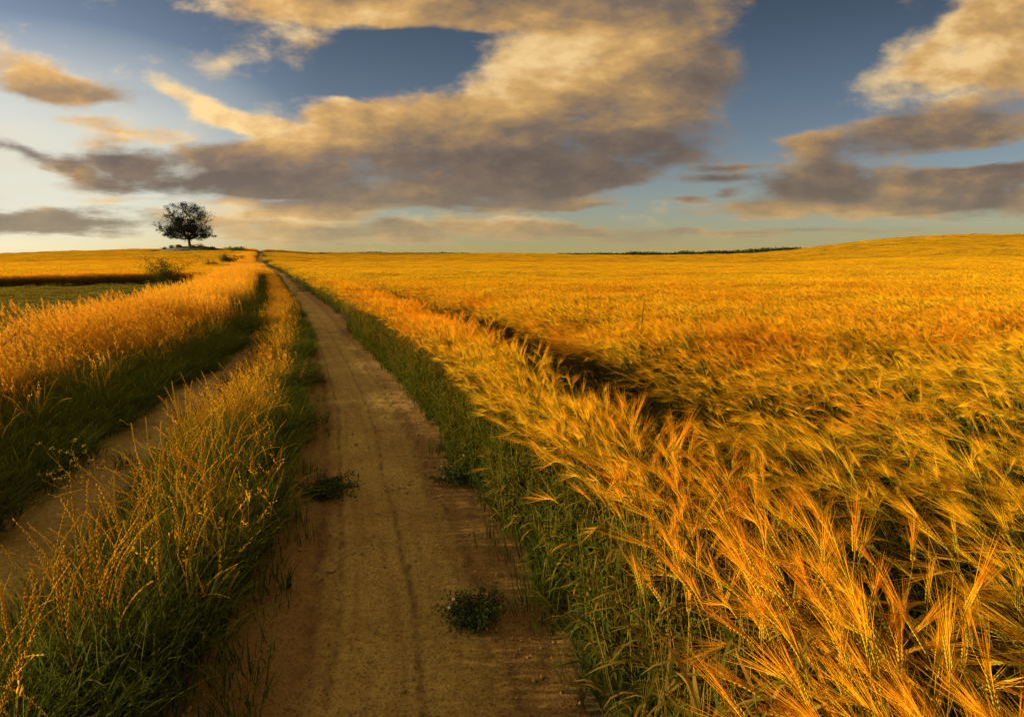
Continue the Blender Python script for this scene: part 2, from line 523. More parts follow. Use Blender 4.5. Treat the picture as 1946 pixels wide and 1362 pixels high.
M_STEM = plant_mat('barley_straw', [(0, (.030, .042, .006)), (.55, (.075, .085, .010)), (1, (.26, .17, .022))],
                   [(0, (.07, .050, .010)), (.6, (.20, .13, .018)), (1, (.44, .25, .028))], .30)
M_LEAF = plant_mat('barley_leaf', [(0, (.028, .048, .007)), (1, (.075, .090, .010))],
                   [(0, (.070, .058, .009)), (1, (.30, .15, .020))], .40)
M_EAR = plant_mat('barley_ear', [(0, (.15, .15, .014)), (1, (.22, .19, .014))], [(0, (.40, .24, .014)), (1, (.46, .26, .014))], .20)
M_AWN = plant_mat('barley_awn', [(0, (.68, .40, .012)), (1, (.80, .44, .010))], [(0, (.70, .30, .010)), (1, (.76, .22, .008))], .45, hue_noise=.5)
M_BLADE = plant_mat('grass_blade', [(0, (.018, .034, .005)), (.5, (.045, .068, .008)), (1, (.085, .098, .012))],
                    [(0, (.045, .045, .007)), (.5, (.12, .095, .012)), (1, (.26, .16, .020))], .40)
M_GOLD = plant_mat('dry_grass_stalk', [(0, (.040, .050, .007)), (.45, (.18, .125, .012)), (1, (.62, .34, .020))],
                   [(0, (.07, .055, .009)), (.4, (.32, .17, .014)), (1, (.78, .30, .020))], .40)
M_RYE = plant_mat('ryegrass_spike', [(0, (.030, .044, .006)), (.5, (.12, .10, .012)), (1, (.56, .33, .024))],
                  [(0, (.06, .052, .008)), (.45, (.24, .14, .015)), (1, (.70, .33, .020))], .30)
M_WEED = plant_mat('weed_leaf', [(0, (.022, .038, .010)), (1, (.055, .075, .020))], [(0, (.040, .050, .011)), (1, (.10, .10, .022))], .25)

# ------------------------------------------------------------------ mesh builder for plants
class MB:
    def __init__(s):
        s.v, s.f, s.m, s.h, s.t = [], [], [], [], []
        s.tint = .5
    def add(s, V, Fc, mi, H):
        o = len(s.v)
        s.v += [tuple(map(float, q)) for q in V]
        s.f += [tuple(i + o for i in q) for q in Fc]
        s.m += [mi] * len(Fc)
        s.h += [float(q) for q in H]
        s.t += [float(s.tint)] * len(V)
    def ribbon(s, P, Wd, side, mi, H, tip=True):
        P = np.asarray(P, float)
        n = len(P)
        side = np.asarray(side, float)
        if side.ndim == 1:
            side = np.repeat(side[None], n, 0)
        Wd = np.asarray(Wd, float)[:, None] * .5
        A, B = P - side * Wd, P + side * Wd
        V, Hs, Fc = [], [], []
        m = n - 1 if tip else n
        for i in range(m):
            V += [A[i], B[i]]
            Hs += [H[i], H[i]]
        for i in range(m - 1):
            Fc.append((2*i, 2*i+1, 2*i+3, 2*i+2))
        if tip:
            V.append(P[-1])
            Hs.append(H[-1])
            Fc.append((2*m-2, 2*m-1, 2*m))
        s.add(V, Fc, mi, Hs)
    def tube(s, P, Rd, k, mi, H):
        P = np.asarray(P, float)
        n = len(P)
        T = np.gradient(P, axis=0)
        T /= np.linalg.norm(T, axis=1)[:, None] + 1e-9
        ref = np.array([.31, .95, .05])
        V, Hs, Fc = [], [], []
        for i in range(n):
            a = np.cross(T[i], ref)
            a /= np.linalg.norm(a) + 1e-9
            b = np.cross(T[i], a)
            for j in range(k):
                th = 2 * math.pi * j / k
                V.append(P[i] + Rd[i] * (math.cos(th) * a + math.sin(th) * b))
                Hs.append(H[i])
        for i in range(n - 1):
            for j in range(k):
                Fc.append((i*k+j, i*k+(j+1) % k, (i+1)*k+(j+1) % k, (i+1)*k+j))
        s.add(V, Fc, mi, Hs)
    def build(s, name, mats, link=False, parent=None):
        return mesh_obj(name, s.v, s.f, mats, s.m, True, link, parent, {'h': s.h, 'tint': s.t})

def unit(v):
    v = np.asarray(v, float)
    return v / (np.linalg.norm(v) + 1e-9)

def curve(base, az, tilt0, tilt1, length, n, power=1.6, wob=0.0, rg=None):
    """points of a stalk: tilt from vertical grows from tilt0 to tilt1 towards azimuth az"""
    P = [np.array(base, float)]
    ds = length / (n - 1)
    for i in range(1, n):
        s_ = (i - .5) / (n - 1)
        t_ = tilt0 + (tilt1 - tilt0) * s_**power
        a_ = az + (wob * (rg.random() - .5) if wob else 0)
        P.append(P[-1] + ds * np.array([math.sin(t_) * math.cos(a_), math.sin(t_) * math.sin(a_), math.cos(t_)]))
    return np.array(P)

def side_of(P, rg=None, j=0.0):
    d = P[-1] - P[0]
    s_ = np.cross(d, [0, 0, 1.0])
    if np.linalg.norm(s_) < 1e-4:
        s_ = np.array([1.0, 0, 0])
    s_ = unit(s_)
    if rg is not None and j:
        s_ = unit(s_ + j * (rg.random(3) - .5))
    return s_

WIND = math.pi - .30            # stalks lean to the left and a little away
def barley(mb, rg, x, y, lod, hmul=1.0, wind=WIND):
    h = rg.uniform(.60, .80) * hmul
    az = wind + rg.normal(0, .65)
    mb.tint = np.clip(rg.beta(1.5, 1.2), 0, 1)
    ns = (7, 4, 3)[lod]
    t1 = rg.uniform(.35, 1.05)
    P = curve((x, y, 0), az, rg.normal(.02, .06), t1, h, ns, 2.2)
    w = (.0032, .006, .012)[lod]
    Hs = np.linspace(0, 1, ns)
    if lod == 0:
        mb.tube(P, np.linspace(.0021, .0013, ns), 3, 0, Hs)
    else:
        mb.ribbon(P, [w] * ns, side_of(P, rg, 1.5), 0, Hs, False)
    # nodding ear
    nod = rg.uniform(.15, 1.35)
    el = rg.uniform(.070, .095)
    ne = (9, 4, 3)[lod]
    E = curve(P[-1], az + rg.normal(0, .25), t1 + .12, t1 + nod, el, ne, 1.0)
    sd = side_of(E, rg, .8)
    D = np.gradient(E, axis=0)
    if lod == 0:
        nrm = unit(np.cross(D[2], sd))
        mb.tube(E, [.0016] * ne, 3, 1, np.linspace(0, 1, ne))
        for k in range(18):                        # two rows of grains
            q = (k + .5) / 18 * (ne - 1.001)
            i = int(q)
            c = E[i] + (q - i) * (E[min(i+1, ne-1)] - E[i])
            d = unit(D[min(i, ne-1)])
            s2 = sd if k % 2 else -sd
            a = unit(d + .26 * s2)
            c = c + s2 * .0024
            L, Wg = .0165, .0040 * (1 - .35 * abs(k/9 - 1)**2)
            V = [c, c + a*L*.45 + s2*Wg*.8, c + a*L*.45 + nrm*Wg*.75, c + a*L*.45 - s2*Wg*.6, c + a*L*.45 - nrm*Wg*.75, c + a*L]
            mb.add(V, [(0, 2, 1), (0, 3, 2), (0, 4, 3), (0, 1, 4), (5, 1, 2), (5, 2, 3), (5, 3, 4), (5, 4, 1)], 1, [0, .5, .5, .5, .5, 1])
    else:
        ww = (0, .013, .022)[lod]
        mb.ribbon(E, ww * np.array([.5] + [1.0] * (ne - 2) + [.6]), sd, 1, np.linspace(0, 1, ne), False)
        if lod == 1:
            mb.ribbon(E, .009 * np.array([.5] + [1.0] * (ne - 2) + [.6]), unit(np.cross(D[1], sd)), 1, np.linspace(0, 1, ne), False)
    # awns
    na = (24, 8, 4)[lod]
    aw = (.0011, .0030, .0075)[lod]
    dE = unit(E[-1] - E[0])
    for k in range(na):
        q = (k / na) ** .8
        c = E[0] + (E[-1] - E[0]) * (.15 + .85 * q)
        i = min(int((.15 + .85 * q) * (ne - 1)), ne - 2)
        c = E[i] + (E[i+1] - E[i]) * min(max((.15 + .85 * q) * (ne - 1) - i, 0), 1)
        d = unit(unit(D[i]) + sd * rg.normal(0, .11) + rg.normal(0, .07, 3))
        L = rg.uniform(.09, .18) if lod == 0 else rg.uniform(.07, .155)
        b1 = c + d * L * .5
        b2 = b1 + unit(d + np.array([0, 0, rg.uniform(-.10, .12)])) * L * .5
        v = unit(np.cross(d, rg.normal(0, 1, 3)))
        mb.ribbon([c, b1, b2], [aw, aw * .8, 0], v, 2, [0, .5, 1])
    # leaves
    for k in range((4, 1, 0)[lod]):
        s_ = rg.uniform(.18, .80)
        i = int(s_ * (ns - 1))
        c = P[i] + (P[min(i+1, ns-1)] - P[i]) * (s_ * (ns - 1) - i)
        L = rg.uniform(.12, .26)
        n = (6, 4, 3)[lod]
        Lf = curve(c, rg.uniform(0, 6.283), rg.uniform(.25, .7), rg.uniform(1.2, 2.7), L, n, 1.0, .5, rg)
        mb.ribbon(Lf, rg.uniform(.007, .012) * np.array([.7] + [1.0] * (n - 3) + [.6, 0]), side_of(Lf, rg, .6), 3, np.linspace(0, 1, n))

def green_under(mb, rg, n, half, hh, w, mi=3):
    """leafy undergrowth between the straws"""
    for _ in range(n):
        mb.tint = rg.random() * .5
        x, y = rg.uniform(-half, half, 2)
        k = 5
        P = curve((x, y, 0), rg.uniform(0, 6.283), rg.uniform(0, .3), rg.uniform(.5, 1.9), rg.uniform(.5, 1) * hh, k, 1.3)
        mb.ribbon(P, w * np.array([.7, 1, .9, .6, 0]), side_of(P, rg, .7), mi, np.linspace(0, 1, k))

BM = [M_STEM, M_EAR, M_AWN, M_LEAF]
def barley_variants():
    V = {'near': [], 'mid': [], 'far': [], 'edge': [], 'wall': []}
    for s_ in range(4):                                       # leafy green straw seen from the side, no ears
        rg = np.random.default_rng(170 + s_)
        mb = MB()
        for _ in range(17):
            mb.tint = rg.random() * .6 if rg.random() < .75 else 1.3
            P = curve((*rg.uniform(-.11, .11, 2), 0), rg.uniform(0, 6.283), rg.normal(0, .06), rg.uniform(.02, .3), rg.uniform(.5, .72), 6, 1.5)
            mb.tube(P, np.linspace(.0022, .0015, 6), 3, 0, np.linspace(0, .7, 6))
            for k in range(3):
                c = P[int(rg.integers(1, 5))]
                Lf = curve(c, rg.uniform(0, 6.283), rg.uniform(.15, .6), rg.uniform(1.0, 2.6), rg.uniform(.14, .30), 6, 1.0, .5, rg)
                mb.ribbon(Lf, rg.uniform(.008, .013) * np.array([.7, 1, 1, 1, .6, 0]), side_of(Lf, rg, .6), 3, np.linspace(0, 1, 6))
        green_under(mb, rg, 22, .13, .5, .010)
        V['wall'].append(mb.build('barley_clump', BM))
    for s_ in range(6):
        rg = np.random.default_rng(100 + s_)
        mb = MB()
        for _ in range(13):
            r, a = .17 * math.sqrt(rg.random()), rg.uniform(0, 6.283)
            barley(mb, rg, r * math.cos(a), r * math.sin(a), 0)
        green_under(mb, rg, 20, .15, .66, .011)
        V['near'].append(mb.build('barley_clump', BM))
    for s_ in range(3):                                       # greener, shorter plants of the field edge
        rg = np.random.default_rng(150 + s_)
        mb = MB()
        for _ in range(4):
            r, a = .15 * math.sqrt(rg.random()), rg.uniform(0, 6.283)
            barley(mb, rg, r * math.cos(a), r * math.sin(a), 0, .80)
        green_under(mb, rg, 46, .16, .60, .010)
        V['edge'].append(mb.build('barley_clump', BM))
    for s_ in range(5):
        rg = np.random.default_rng(200 + s_)
        mb = MB()
        for _ in range(95):
            barley(mb, rg, *rg.uniform(-.36, .36, 2), 1)
        green_under(mb, rg, 45, .34, .5, .014)
        V['mid'].append(mb.build('barley_clump', BM))
    for s_ in range(4):
        rg = np.random.default_rng(300 + s_)
        mb = MB()
        for _ in range(520):
            barley(mb, rg, *rg.uniform(-1.15, 1.15, 2), 2)
        V['far'].append(mb.build('barley_clump', BM))
    return V

# ------------------------------------------------------------------ one object per mass of plants: points carry the clumps
def scatter(name, sets, label, cat):
    """sets: list of (variant objects, xyz, rot euler, scale, itint)"""
    objs, P, E, S, I, T = [], [], [], [], [], []
    for variants, xyz, rot, scl, ti in sets:
        if len(xyz) == 0:
            continue
        k0 = len(objs)
        objs += variants
        P.append(xyz); E.append(rot); S.append(scl); T.append(ti)
        I.append(k0 + rng.integers(0, len(variants), len(xyz)))
    P, E, S, T, I = map(np.concatenate, (P, E, S, T, I))
    me = bpy.data.meshes.new(name)
    me.vertices.add(len(P))
    me.vertices.foreach_set('co', P.astype(np.float32).ravel())
    for nm, typ, arr, key in (('rot', 'FLOAT_VECTOR', E, 'vector'), ('scl', 'FLOAT_VECTOR', S, 'vector'), ('idx', 'INT', I, 'value'), ('itint', 'FLOAT', T, 'value')):
        a = me.attributes.new(nm, typ, 'POINT')
        a.data.foreach_set(key, (arr.astype(np.int32) if typ == 'INT' else arr.astype(np.float32)).ravel())
    o = bpy.data.objects.new(name, me)
    COL.objects.link(o)
    g = bpy.data.node_groups.new(name + '_scatter', 'GeometryNodeTree')
    g.interface.new_socket('Geometry', in_out='INPUT', socket_type='NodeSocketGeometry')
    g.interface.new_socket('Geometry', in_out='OUTPUT', socket_type='NodeSocketGeometry')
    gi, go = g.nodes.new('NodeGroupInput'), g.nodes.new('NodeGroupOutput')
    def attr(nm, typ):
        n = g.nodes.new('GeometryNodeInputNamedAttribute')
        n.data_type = typ
        n.inputs['Name'].default_value = nm
        return [q for q in n.outputs if q.enabled][0]
    ar, asx, ai = attr('rot', 'FLOAT_VECTOR'), attr('scl', 'FLOAT_VECTOR'), attr('idx', 'INT')
    e2r = g.nodes.new('FunctionNodeEulerToRotation')
    g.links.new(ar, e2r.inputs[0])
    join = g.nodes.new('GeometryNodeJoinGeometry')
    for k, src in enumerate(objs):
        oi = g.nodes.new('GeometryNodeObjectInfo')
        oi.inputs['Object'].default_value = src
        oi.inputs['As Instance'].default_value = False
        cmp_ = g.nodes.new('FunctionNodeCompare')
        cmp_.data_type = 'INT'
        cmp_.operation = 'EQUAL'
        ins = [q for q in cmp_.inputs if q.enabled]
        g.links.new(ai, ins[0])
        ins[1].default_value = k
        ip = g.nodes.new('GeometryNodeInstanceOnPoints')
        g.links.new(gi.outputs[0], ip.inputs['Points'])
        g.links.new(cmp_.outputs[0], ip.inputs['Selection'])
        g.links.new(oi.outputs['Geometry'], ip.inputs['Instance'])
        g.links.new(e2r.outputs[0], ip.inputs['Rotation'])
        g.links.new(asx, ip.inputs['Scale'])
        g.links.new(ip.outputs[0], join.inputs[0])
    g.links.new(join.outputs[0], go.inputs[0])
    md = o.modifiers.new('scatter', 'NODES')
    md.node_group = g
    tag(o, label, cat, kind='stuff')
    print(name, len(P), 'clumps')
    return o

def jgrid(x0, x1, y0, y1, d, jit=.9):
    xs, ys = np.arange(x0, x1, d), np.arange(y0, y1, d)
    gx, gy = np.meshgrid(xs, ys)
    gx = gx + d * jit * (rng.random(gx.shape) - .5)
    gy = gy + d * jit * (rng.random(gx.shape) - .5)
    return gx.ravel(), gy.ravel()

def in_view(x, y, m=1.22, pad=1.7):
    return np.abs(x) < m * np.maximum(y, 0) + pad

def lay(x, y, variants, rz, sxy, sz, ti, zoff=0.0, tilt=0.0):
    """clumps on the ground at x, y, following its slope"""
    z = height(x, y) + zoff
    e = np.maximum(.3, .01 * np.abs(y))
    gx = (height(x + e, y) - height(x - e, y)) / (2 * e)
    gy = (height(x, y + e) - height(x, y - e)) / (2 * e)
    n = len(x)
    rot = np.zeros((n, 3))
    rx, ry = np.arctan(gy) + tilt * rng.normal(0, 1, n), -np.arctan(gx) + tilt * rng.normal(0, 1, n)
    for i in range(n):
        q = Matrix.Rotation(ry[i], 3, 'Y') @ Matrix.Rotation(rx[i], 3, 'X') @ Matrix.Rotation(rz[i], 3, 'Z')
        rot[i] = q.to_euler('XYZ')
    return (variants, np.stack([x, y, z], -1), rot, np.stack([sxy, sxy, sz], -1), ti)
# ------------------------------------------------------------------ the barley field to the right of the track
BV = barley_variants()
def tram(u, y):
    """1 inside the driven lane behind the first drill rows"""
    c = np.interp(y, [1, 2, 3.9, 6.3, 8, 10.5, 16, 60], [.98, 1.08, 1.20, 1.44, 1.64, 1.78, 1.84, 1.84]) + .05 * np.sin(y * .6)
    hw = np.interp(y, [1, 4, 8, 60], [.46, .58, .68, .58])
    return np.clip(1 + (hw - np.abs(u - c)) / .14, 0, 1) * np.clip((60 - y) / 25, 0, 1) * np.clip((y - 1.9) / 1.7, .12, 1)
def far_tram(u, x, y):
    """pairs of sprayer lanes far out in the field"""
    r = np.zeros_like(u)
    for c in (13.0, 14.8, 37.0, 38.8, 61.0, 62.8):
        r = np.maximum(r, np.clip(1 - np.abs(u - c - 2.2 * np.sin(y * .035)) / .42, 0, 1))
    return r * (y > 14)

def field_sets():
    sets = []
    # near clumps
    x, y = jgrid(-8, 13, -1.0, 15.5, .153)
    x2, y2 = jgrid(-8, 3, -1.0, 15.5, .17)                  # the outermost drill rows stand thicker
    q = (np.abs(x2 - edge_x(y2) - .44) < .22) & (y2 > 2.6)
    x, y = np.concatenate([x, x2[q]]), np.concatenate([y, y2[q]])
    u = x - edge_x(y)
    d = np.hypot(x, y)
    k = (u > .29 + .08 * (vnoise(y * 3.1, x * 0 + 3.3) - .3)) & in_view(x, y) & ((d < 7.6 + .8 * rng.random(len(x))) | ((d < 15) & (u < 3.3)))
    k &= ~((rng.random(len(x)) < .95 * tram(u, y))) & ~((u > .75) & (y < 6) & (rng.random(len(x)) < .22 + .8 * np.clip(fbm(x * .8 + 31, y * .8) - .48, 0, 1)))
    x, y, u = x[k], y[k], u[k]
    n = len(x)
    hz = .98 + np.where(u > .9, .55, .26) * (fbm(x * .75, y * .75) - .5) + .06 * np.exp(-((u - .5) / .3)**2) - .16 * np.exp(-((u - 2.2) / .6)**2) * (y < 12)
    ti = np.clip(.5 + 1.6 * (fbm(x * .8 + 9, y * .8) - .5) + .22 * np.exp(-((u - .45) / .35)**2) - .30 * np.exp(-((u - 1.7) / .9)**2) * (y < 6) - .12 * (y < 4.5) * (u > .7), 0, 1)
    ti = np.clip(ti + .20 + np.where(u > .9, 1.6, 0) * (fbm(x * .9 + 70, y * .9) - .60), 0, 1)
    rz = rng.normal(0, .45, n) + 1.8 * (fbm(x * .6 + 40, y * .6) - .5)
    rz = np.where(u < .8, -1.05 + .40 * (rz), rz)
    hz = hz * np.interp(y, [2, 5], [.90, 1.0])
    lf = (u > .36) & (rng.random(n) < np.where(u > .7, .66, .36) * np.clip((8 - y) / 3, 0, 1))          # leafier, greener plants in between
    for key, q, hm in (('near', ~lf, 1.0), ('edge', lf, 1.12)):
        m = int(q.sum())
        sets.append(lay(x[q], y[q], BV[key], rz[q], rng.uniform(.9, 1.15, m), hm * hz[q] * rng.uniform(.92, 1.08, m), ti[q] * (1 if key == 'near' else .6), tilt=.07))
    # greener skirt along the track and ragged low growth in the lane
    x, y = jgrid(-7, 3, -1.0, 15, .13)
    u = x - edge_x(y)
    d = np.hypot(x, y)
    skirt = (u > np.interp(y, [2, 6, 12], [.11, .02, -.08])) & (u < .48)
    lane = (tram(u, y) > .4) & (rng.random(len(x)) < .55 + .25 * np.clip(4 - y, 0, 1))
    k = (skirt | lane) & in_view(x, y) & (d < 15)
    x, y, u = x[k], y[k], u[k]
    n = len(x)
    s_ = np.where(u < .42, .70 + u * .7, .52 + .28 * np.clip((4.2 - y) / 1.6, 0, 1))
    w_ = (u < .42) | (rng.random(n) < np.clip(.6 - .25 * (4 - y), .2, .6))
    for key, q in (('wall', w_), ('edge', ~w_)):
        m = int(q.sum())
        sets.append(lay(x[q], y[q], BV[key], rng.uniform(0, 6.28, m), rng.uniform(.85, 1.1, m), s_[q] * rng.uniform(.75, 1.15, m), rng.uniform(0, .55, m), tilt=.12))
    # middle distance
    x, y = jgrid(-20, 36, -1, 33, .46)
    u = x - edge_x(y)
    d = np.hypot(x, y)
    k = (u > .36) & in_view(x, y) & (d > 7.4 + .7 * rng.random(len(x))) & ~((d < 14.6) & (u < 2.95)) & (d < 31 + 3 * rng.random(len(x)))
    k &= ~(rng.random(len(x)) < 1.1 * tram(u - .02, y)) & ~(rng.random(len(x)) < .8 * far_tram(u, x, y))
    x, y, u, d = x[k], y[k], u[k], d[k]
    n = len(x)
    hz = .97 + .34 * (fbm(x * .22, y * .22) - .5) + .16 * (fbm(x * 1.1, y * 1.1) - .5) + .08 * np.exp(-((u - .5) / .3)**2)
    ti = np.clip(.5 + 1.5 * (fbm(x * .35 + 9, y * .35) - .5) + .2 * np.exp(-((u - .45) / .35)**2) - .008 * (d - 10), 0, 1)
    rz = rng.normal(0, .5, n) + 2.0 * (fbm(x * .3 + 40, y * .3) - .5)
    sets.append(lay(x, y, BV['mid'], rz, rng.uniform(.92, 1.15, n), hz * rng.uniform(.93, 1.07, n), ti, tilt=.06))
    # far
    for (y0, y1, dd, sc) in ((-1, 110, 1.55, 1.0), (55, 230, 2.9, 1.9)):
        x, y = jgrid(-120, 330, y0, y1, dd)
        u = x - edge_x(y)
        d = np.hypot(x, y)
        if sc == 1.0:
            k = (u > 1.05) & (d > 30 + 2 * rng.random(len(x))) & (d < 108)
        else:
            k = (u > 2.0) & (d > 105)
        k &= in_view(x, y, 1.40, 3)
        k &= ~(rng.random(len(x)) < .85 * far_tram(u, x, y))
        x, y, u = x[k], y[k], u[k]
        n = len(x)
        hz = .96 + .45 * (fbm(x * .10, y * .10) - .5) + .3 * (fbm(x * .5, y * .5) - .5)
        ti = np.clip(.12 + 1.1 * (fbm(x * .07 + 9, y * .12) - .5), 0, 1)
        rz = rng.normal(0, .6, n)
        sets.append(lay(x, y, BV['far'], rz, sc * rng.uniform(.95, 1.15, n), hz * rng.uniform(.92, 1.08, n), ti, tilt=.04))
    return sets
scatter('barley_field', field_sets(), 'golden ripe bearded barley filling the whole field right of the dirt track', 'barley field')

# the crop on the far left beyond the mown meadow
def left_edge_y(x):
    return 35.6 + np.maximum(x + 33, 0) * .62 + .4 * np.sin(x * .7)
def left_sets():
    sets = []
    x, y = jgrid(-140, -20, 30, 106, 1.5)
    k = (y > left_edge_y(x) + 1.2) & (x - edge_x(y) < -7.5) & in_view(x, y, 1.40, 3)
    x, y = x[k], y[k]
    n = len(x)
    sets.append(lay(x, y, BV['far'], rng.normal(0, .6, n), rng.uniform(.95, 1.15, n), rng.uniform(.85, 1.05, n), np.clip(.3 + 1.4 * (fbm(x * .09, y * .14) - .5), 0, 1), tilt=.04))
    x, y = jgrid(-220, -40, 104, 225, 2.9)
    k = (np.hypot((x + 106.5) / 14.5, (y - 190) / 10.5) > 1) & (x - edge_x(y) < -7) & in_view(x, y, 1.40, 3)
    x, y = x[k], y[k]
    n = len(x)
    sets.append(lay(x, y, BV['far'], rng.normal(0, .6, n), 1.9 * rng.uniform(.95, 1.15, n), rng.uniform(.85, 1.05, n), np.clip(.2 + 1.4 * (fbm(x * .05, y * .1) - .5), 0, 1), tilt=.04))
    x = np.arange(-60, -20, .30)
    for r in range(4):                                     # clean cut front of the stand
        y = left_edge_y(x) + r * .3 + .2 * rng.random(len(x))
        n = len(x)
        sets.append(lay(x + .2 * rng.random(n), y, BV['mid'], rng.normal(0, .6, n), rng.uniform(.9, 1.1, n), rng.uniform(.85, 1.05, n), rng.uniform(.6, 1, n)))
    return sets
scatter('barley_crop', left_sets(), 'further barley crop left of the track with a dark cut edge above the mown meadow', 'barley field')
# ------------------------------------------------------------------ grasses
GM = [M_BLADE, M_GOLD, M_RYE]
def blades(mb, rg, n, rad, l0, l1, w, k=6, arch=(.6, 2.0), t=(0, .7), center=(0, 0)):
    for _ in range(n):
        mb.tint = rg.uniform(*t)
        r, a = rad * math.sqrt(rg.random()), rg.uniform(0, 6.283)
        x, y = center[0] + r * math.cos(a), center[1] + r * math.sin(a)
        P = curve((x, y, 0), a + rg.normal(0, .9), rg.uniform(0, .35), rg.uniform(*arch), rg.uniform(l0, l1), k, 1.4, .2, rg)
        mb.ribbon(P, w * rg.uniform(.7, 1.2) * np.array([.75] + [1.0] * (k - 4) + [.8, .5, 0]), side_of(P, rg, .5), 0, np.linspace(0, 1, k))

def panicle_stalk(mb, rg, x, y, h, lean, wmul=1.0, head=22, wind=WIND):
    """dry grass stem with a loose feathery head"""
    mb.tint = rg.random()
    az = wind + rg.normal(0, .5)
    n = 6
    P = curve((x, y, 0), az, rg.normal(.05, .06), lean, h, n, 1.7)
    if wmul < 1.5:
        mb.tube(P, np.linspace(.0017, .0009, n) * wmul, 3, 1, np.linspace(0, .95, n))
    else:
        mb.ribbon(P, np.linspace(.0035, .002, n) * wmul, side_of(P, rg, 1.5), 1, np.linspace(0, .95, n), False)
    d = unit(P[-1] - P[-3])
    L = rg.uniform(.10, .19)
    for k in range(head):
        q = k / head
        c = P[-1] - d * L * .35 + d * L * q + rg.normal(0, .004, 3)
        o = unit(d * 1.2 + rg.normal(0, .5, 3))
        l = rg.uniform(.018, .036) * (1.15 - q) * (1 + .35 * (wmul - 1))
        mb.ribbon([c, c + o * l * .5, c + o * l], np.array([.3, 1, 0]) * .0045 * wmul, unit(np.cross(o, rg.normal(0, 1, 3))), 1, [.92, 1, 1])
    if rg.random() < .7:
        s_ = rg.uniform(.2, .5)
        c = P[int(s_ * n)]
        Lf = curve(c, rg.uniform(0, 6.28), .4, rg.uniform(1.3, 2.4), rg.uniform(.15, .28), 5, 1.0)
        mb.ribbon(Lf, .006 * wmul * np.array([.8, 1, 1, .6, 0]), side_of(Lf, rg, .5), 1, [.3, .4, .5, .6, .6])

def rye_stalk(mb, rg, x, y, h, wmul=1.0, wind=None):
    """ryegrass: flat zigzag spike of small spikelets set left and right of a wavy stem"""
    mb.tint = rg.random()
    az = rg.uniform(0, 6.283) if wind is None else wind + rg.normal(0, .7)
    n = 14
    lean = rg.uniform(.15, .9) if rg.random() < .8 else rg.uniform(1.0, 1.9)
    P = curve((x, y, 0), az, rg.normal(.04, .08), lean, h, n, 2.0, .15, rg)
    mb.tube(P, np.linspace(.0016, .0009, n) * wmul, 3, 2, np.linspace(0, .9, n))
    sd = side_of(P, rg, 1.6)
    ns = int(rg.integers(24, 32))
    i0 = .52
    for k in range(ns):
        q = (i0 + (1 - i0) * k / (ns - 1)) * (n - 1.001)
        i = int(q)
        c = P[i] + (q - i) * (P[min(i+1, n-1)] - P[i])
        d = unit(P[min(i+1, n-1)] - P[max(i-1, 0)])
        s2 = sd if k % 2 else -sd
        o = unit(d + s2 * .27)
        L = rg.uniform(.017, .024) * (1.1 - .3 * k / ns)
        nr = unit(np.cross(d, s2))
        W_ = .0034 * wmul
        V = [c, c + o*L*.5 + s2*W_*.55, c + o*L*.5 + nr*W_*.5, c + o*L*.5 - s2*W_*.45, c + o*L*.5 - nr*W_*.5, c + o*L]
        mb.add(V, [(0, 2, 1), (0, 3, 2), (0, 4, 3), (0, 1, 4), (5, 1, 2), (5, 2, 3), (5, 3, 4), (5, 4, 1)], 2, [.85, .95, .95, .95, .95, 1])
    if rg.random() < .6:
        c = P[int(rg.uniform(1, 6))]
        Lf = curve(c, rg.uniform(0, 6.28), .3, rg.uniform(.9, 2.2), rg.uniform(.10, .22), 5, 1.0)
        mb.ribbon(Lf, .0045 * wmul * np.array([.8, 1, 1, .6, 0]), side_of(Lf, rg, .5), 2, [.1, .2, .3, .45, .5])

def disc(rg, r):
    q, a = r * math.sqrt(rg.random()), rg.uniform(0, 6.283)
    return q * math.cos(a), q * math.sin(a)

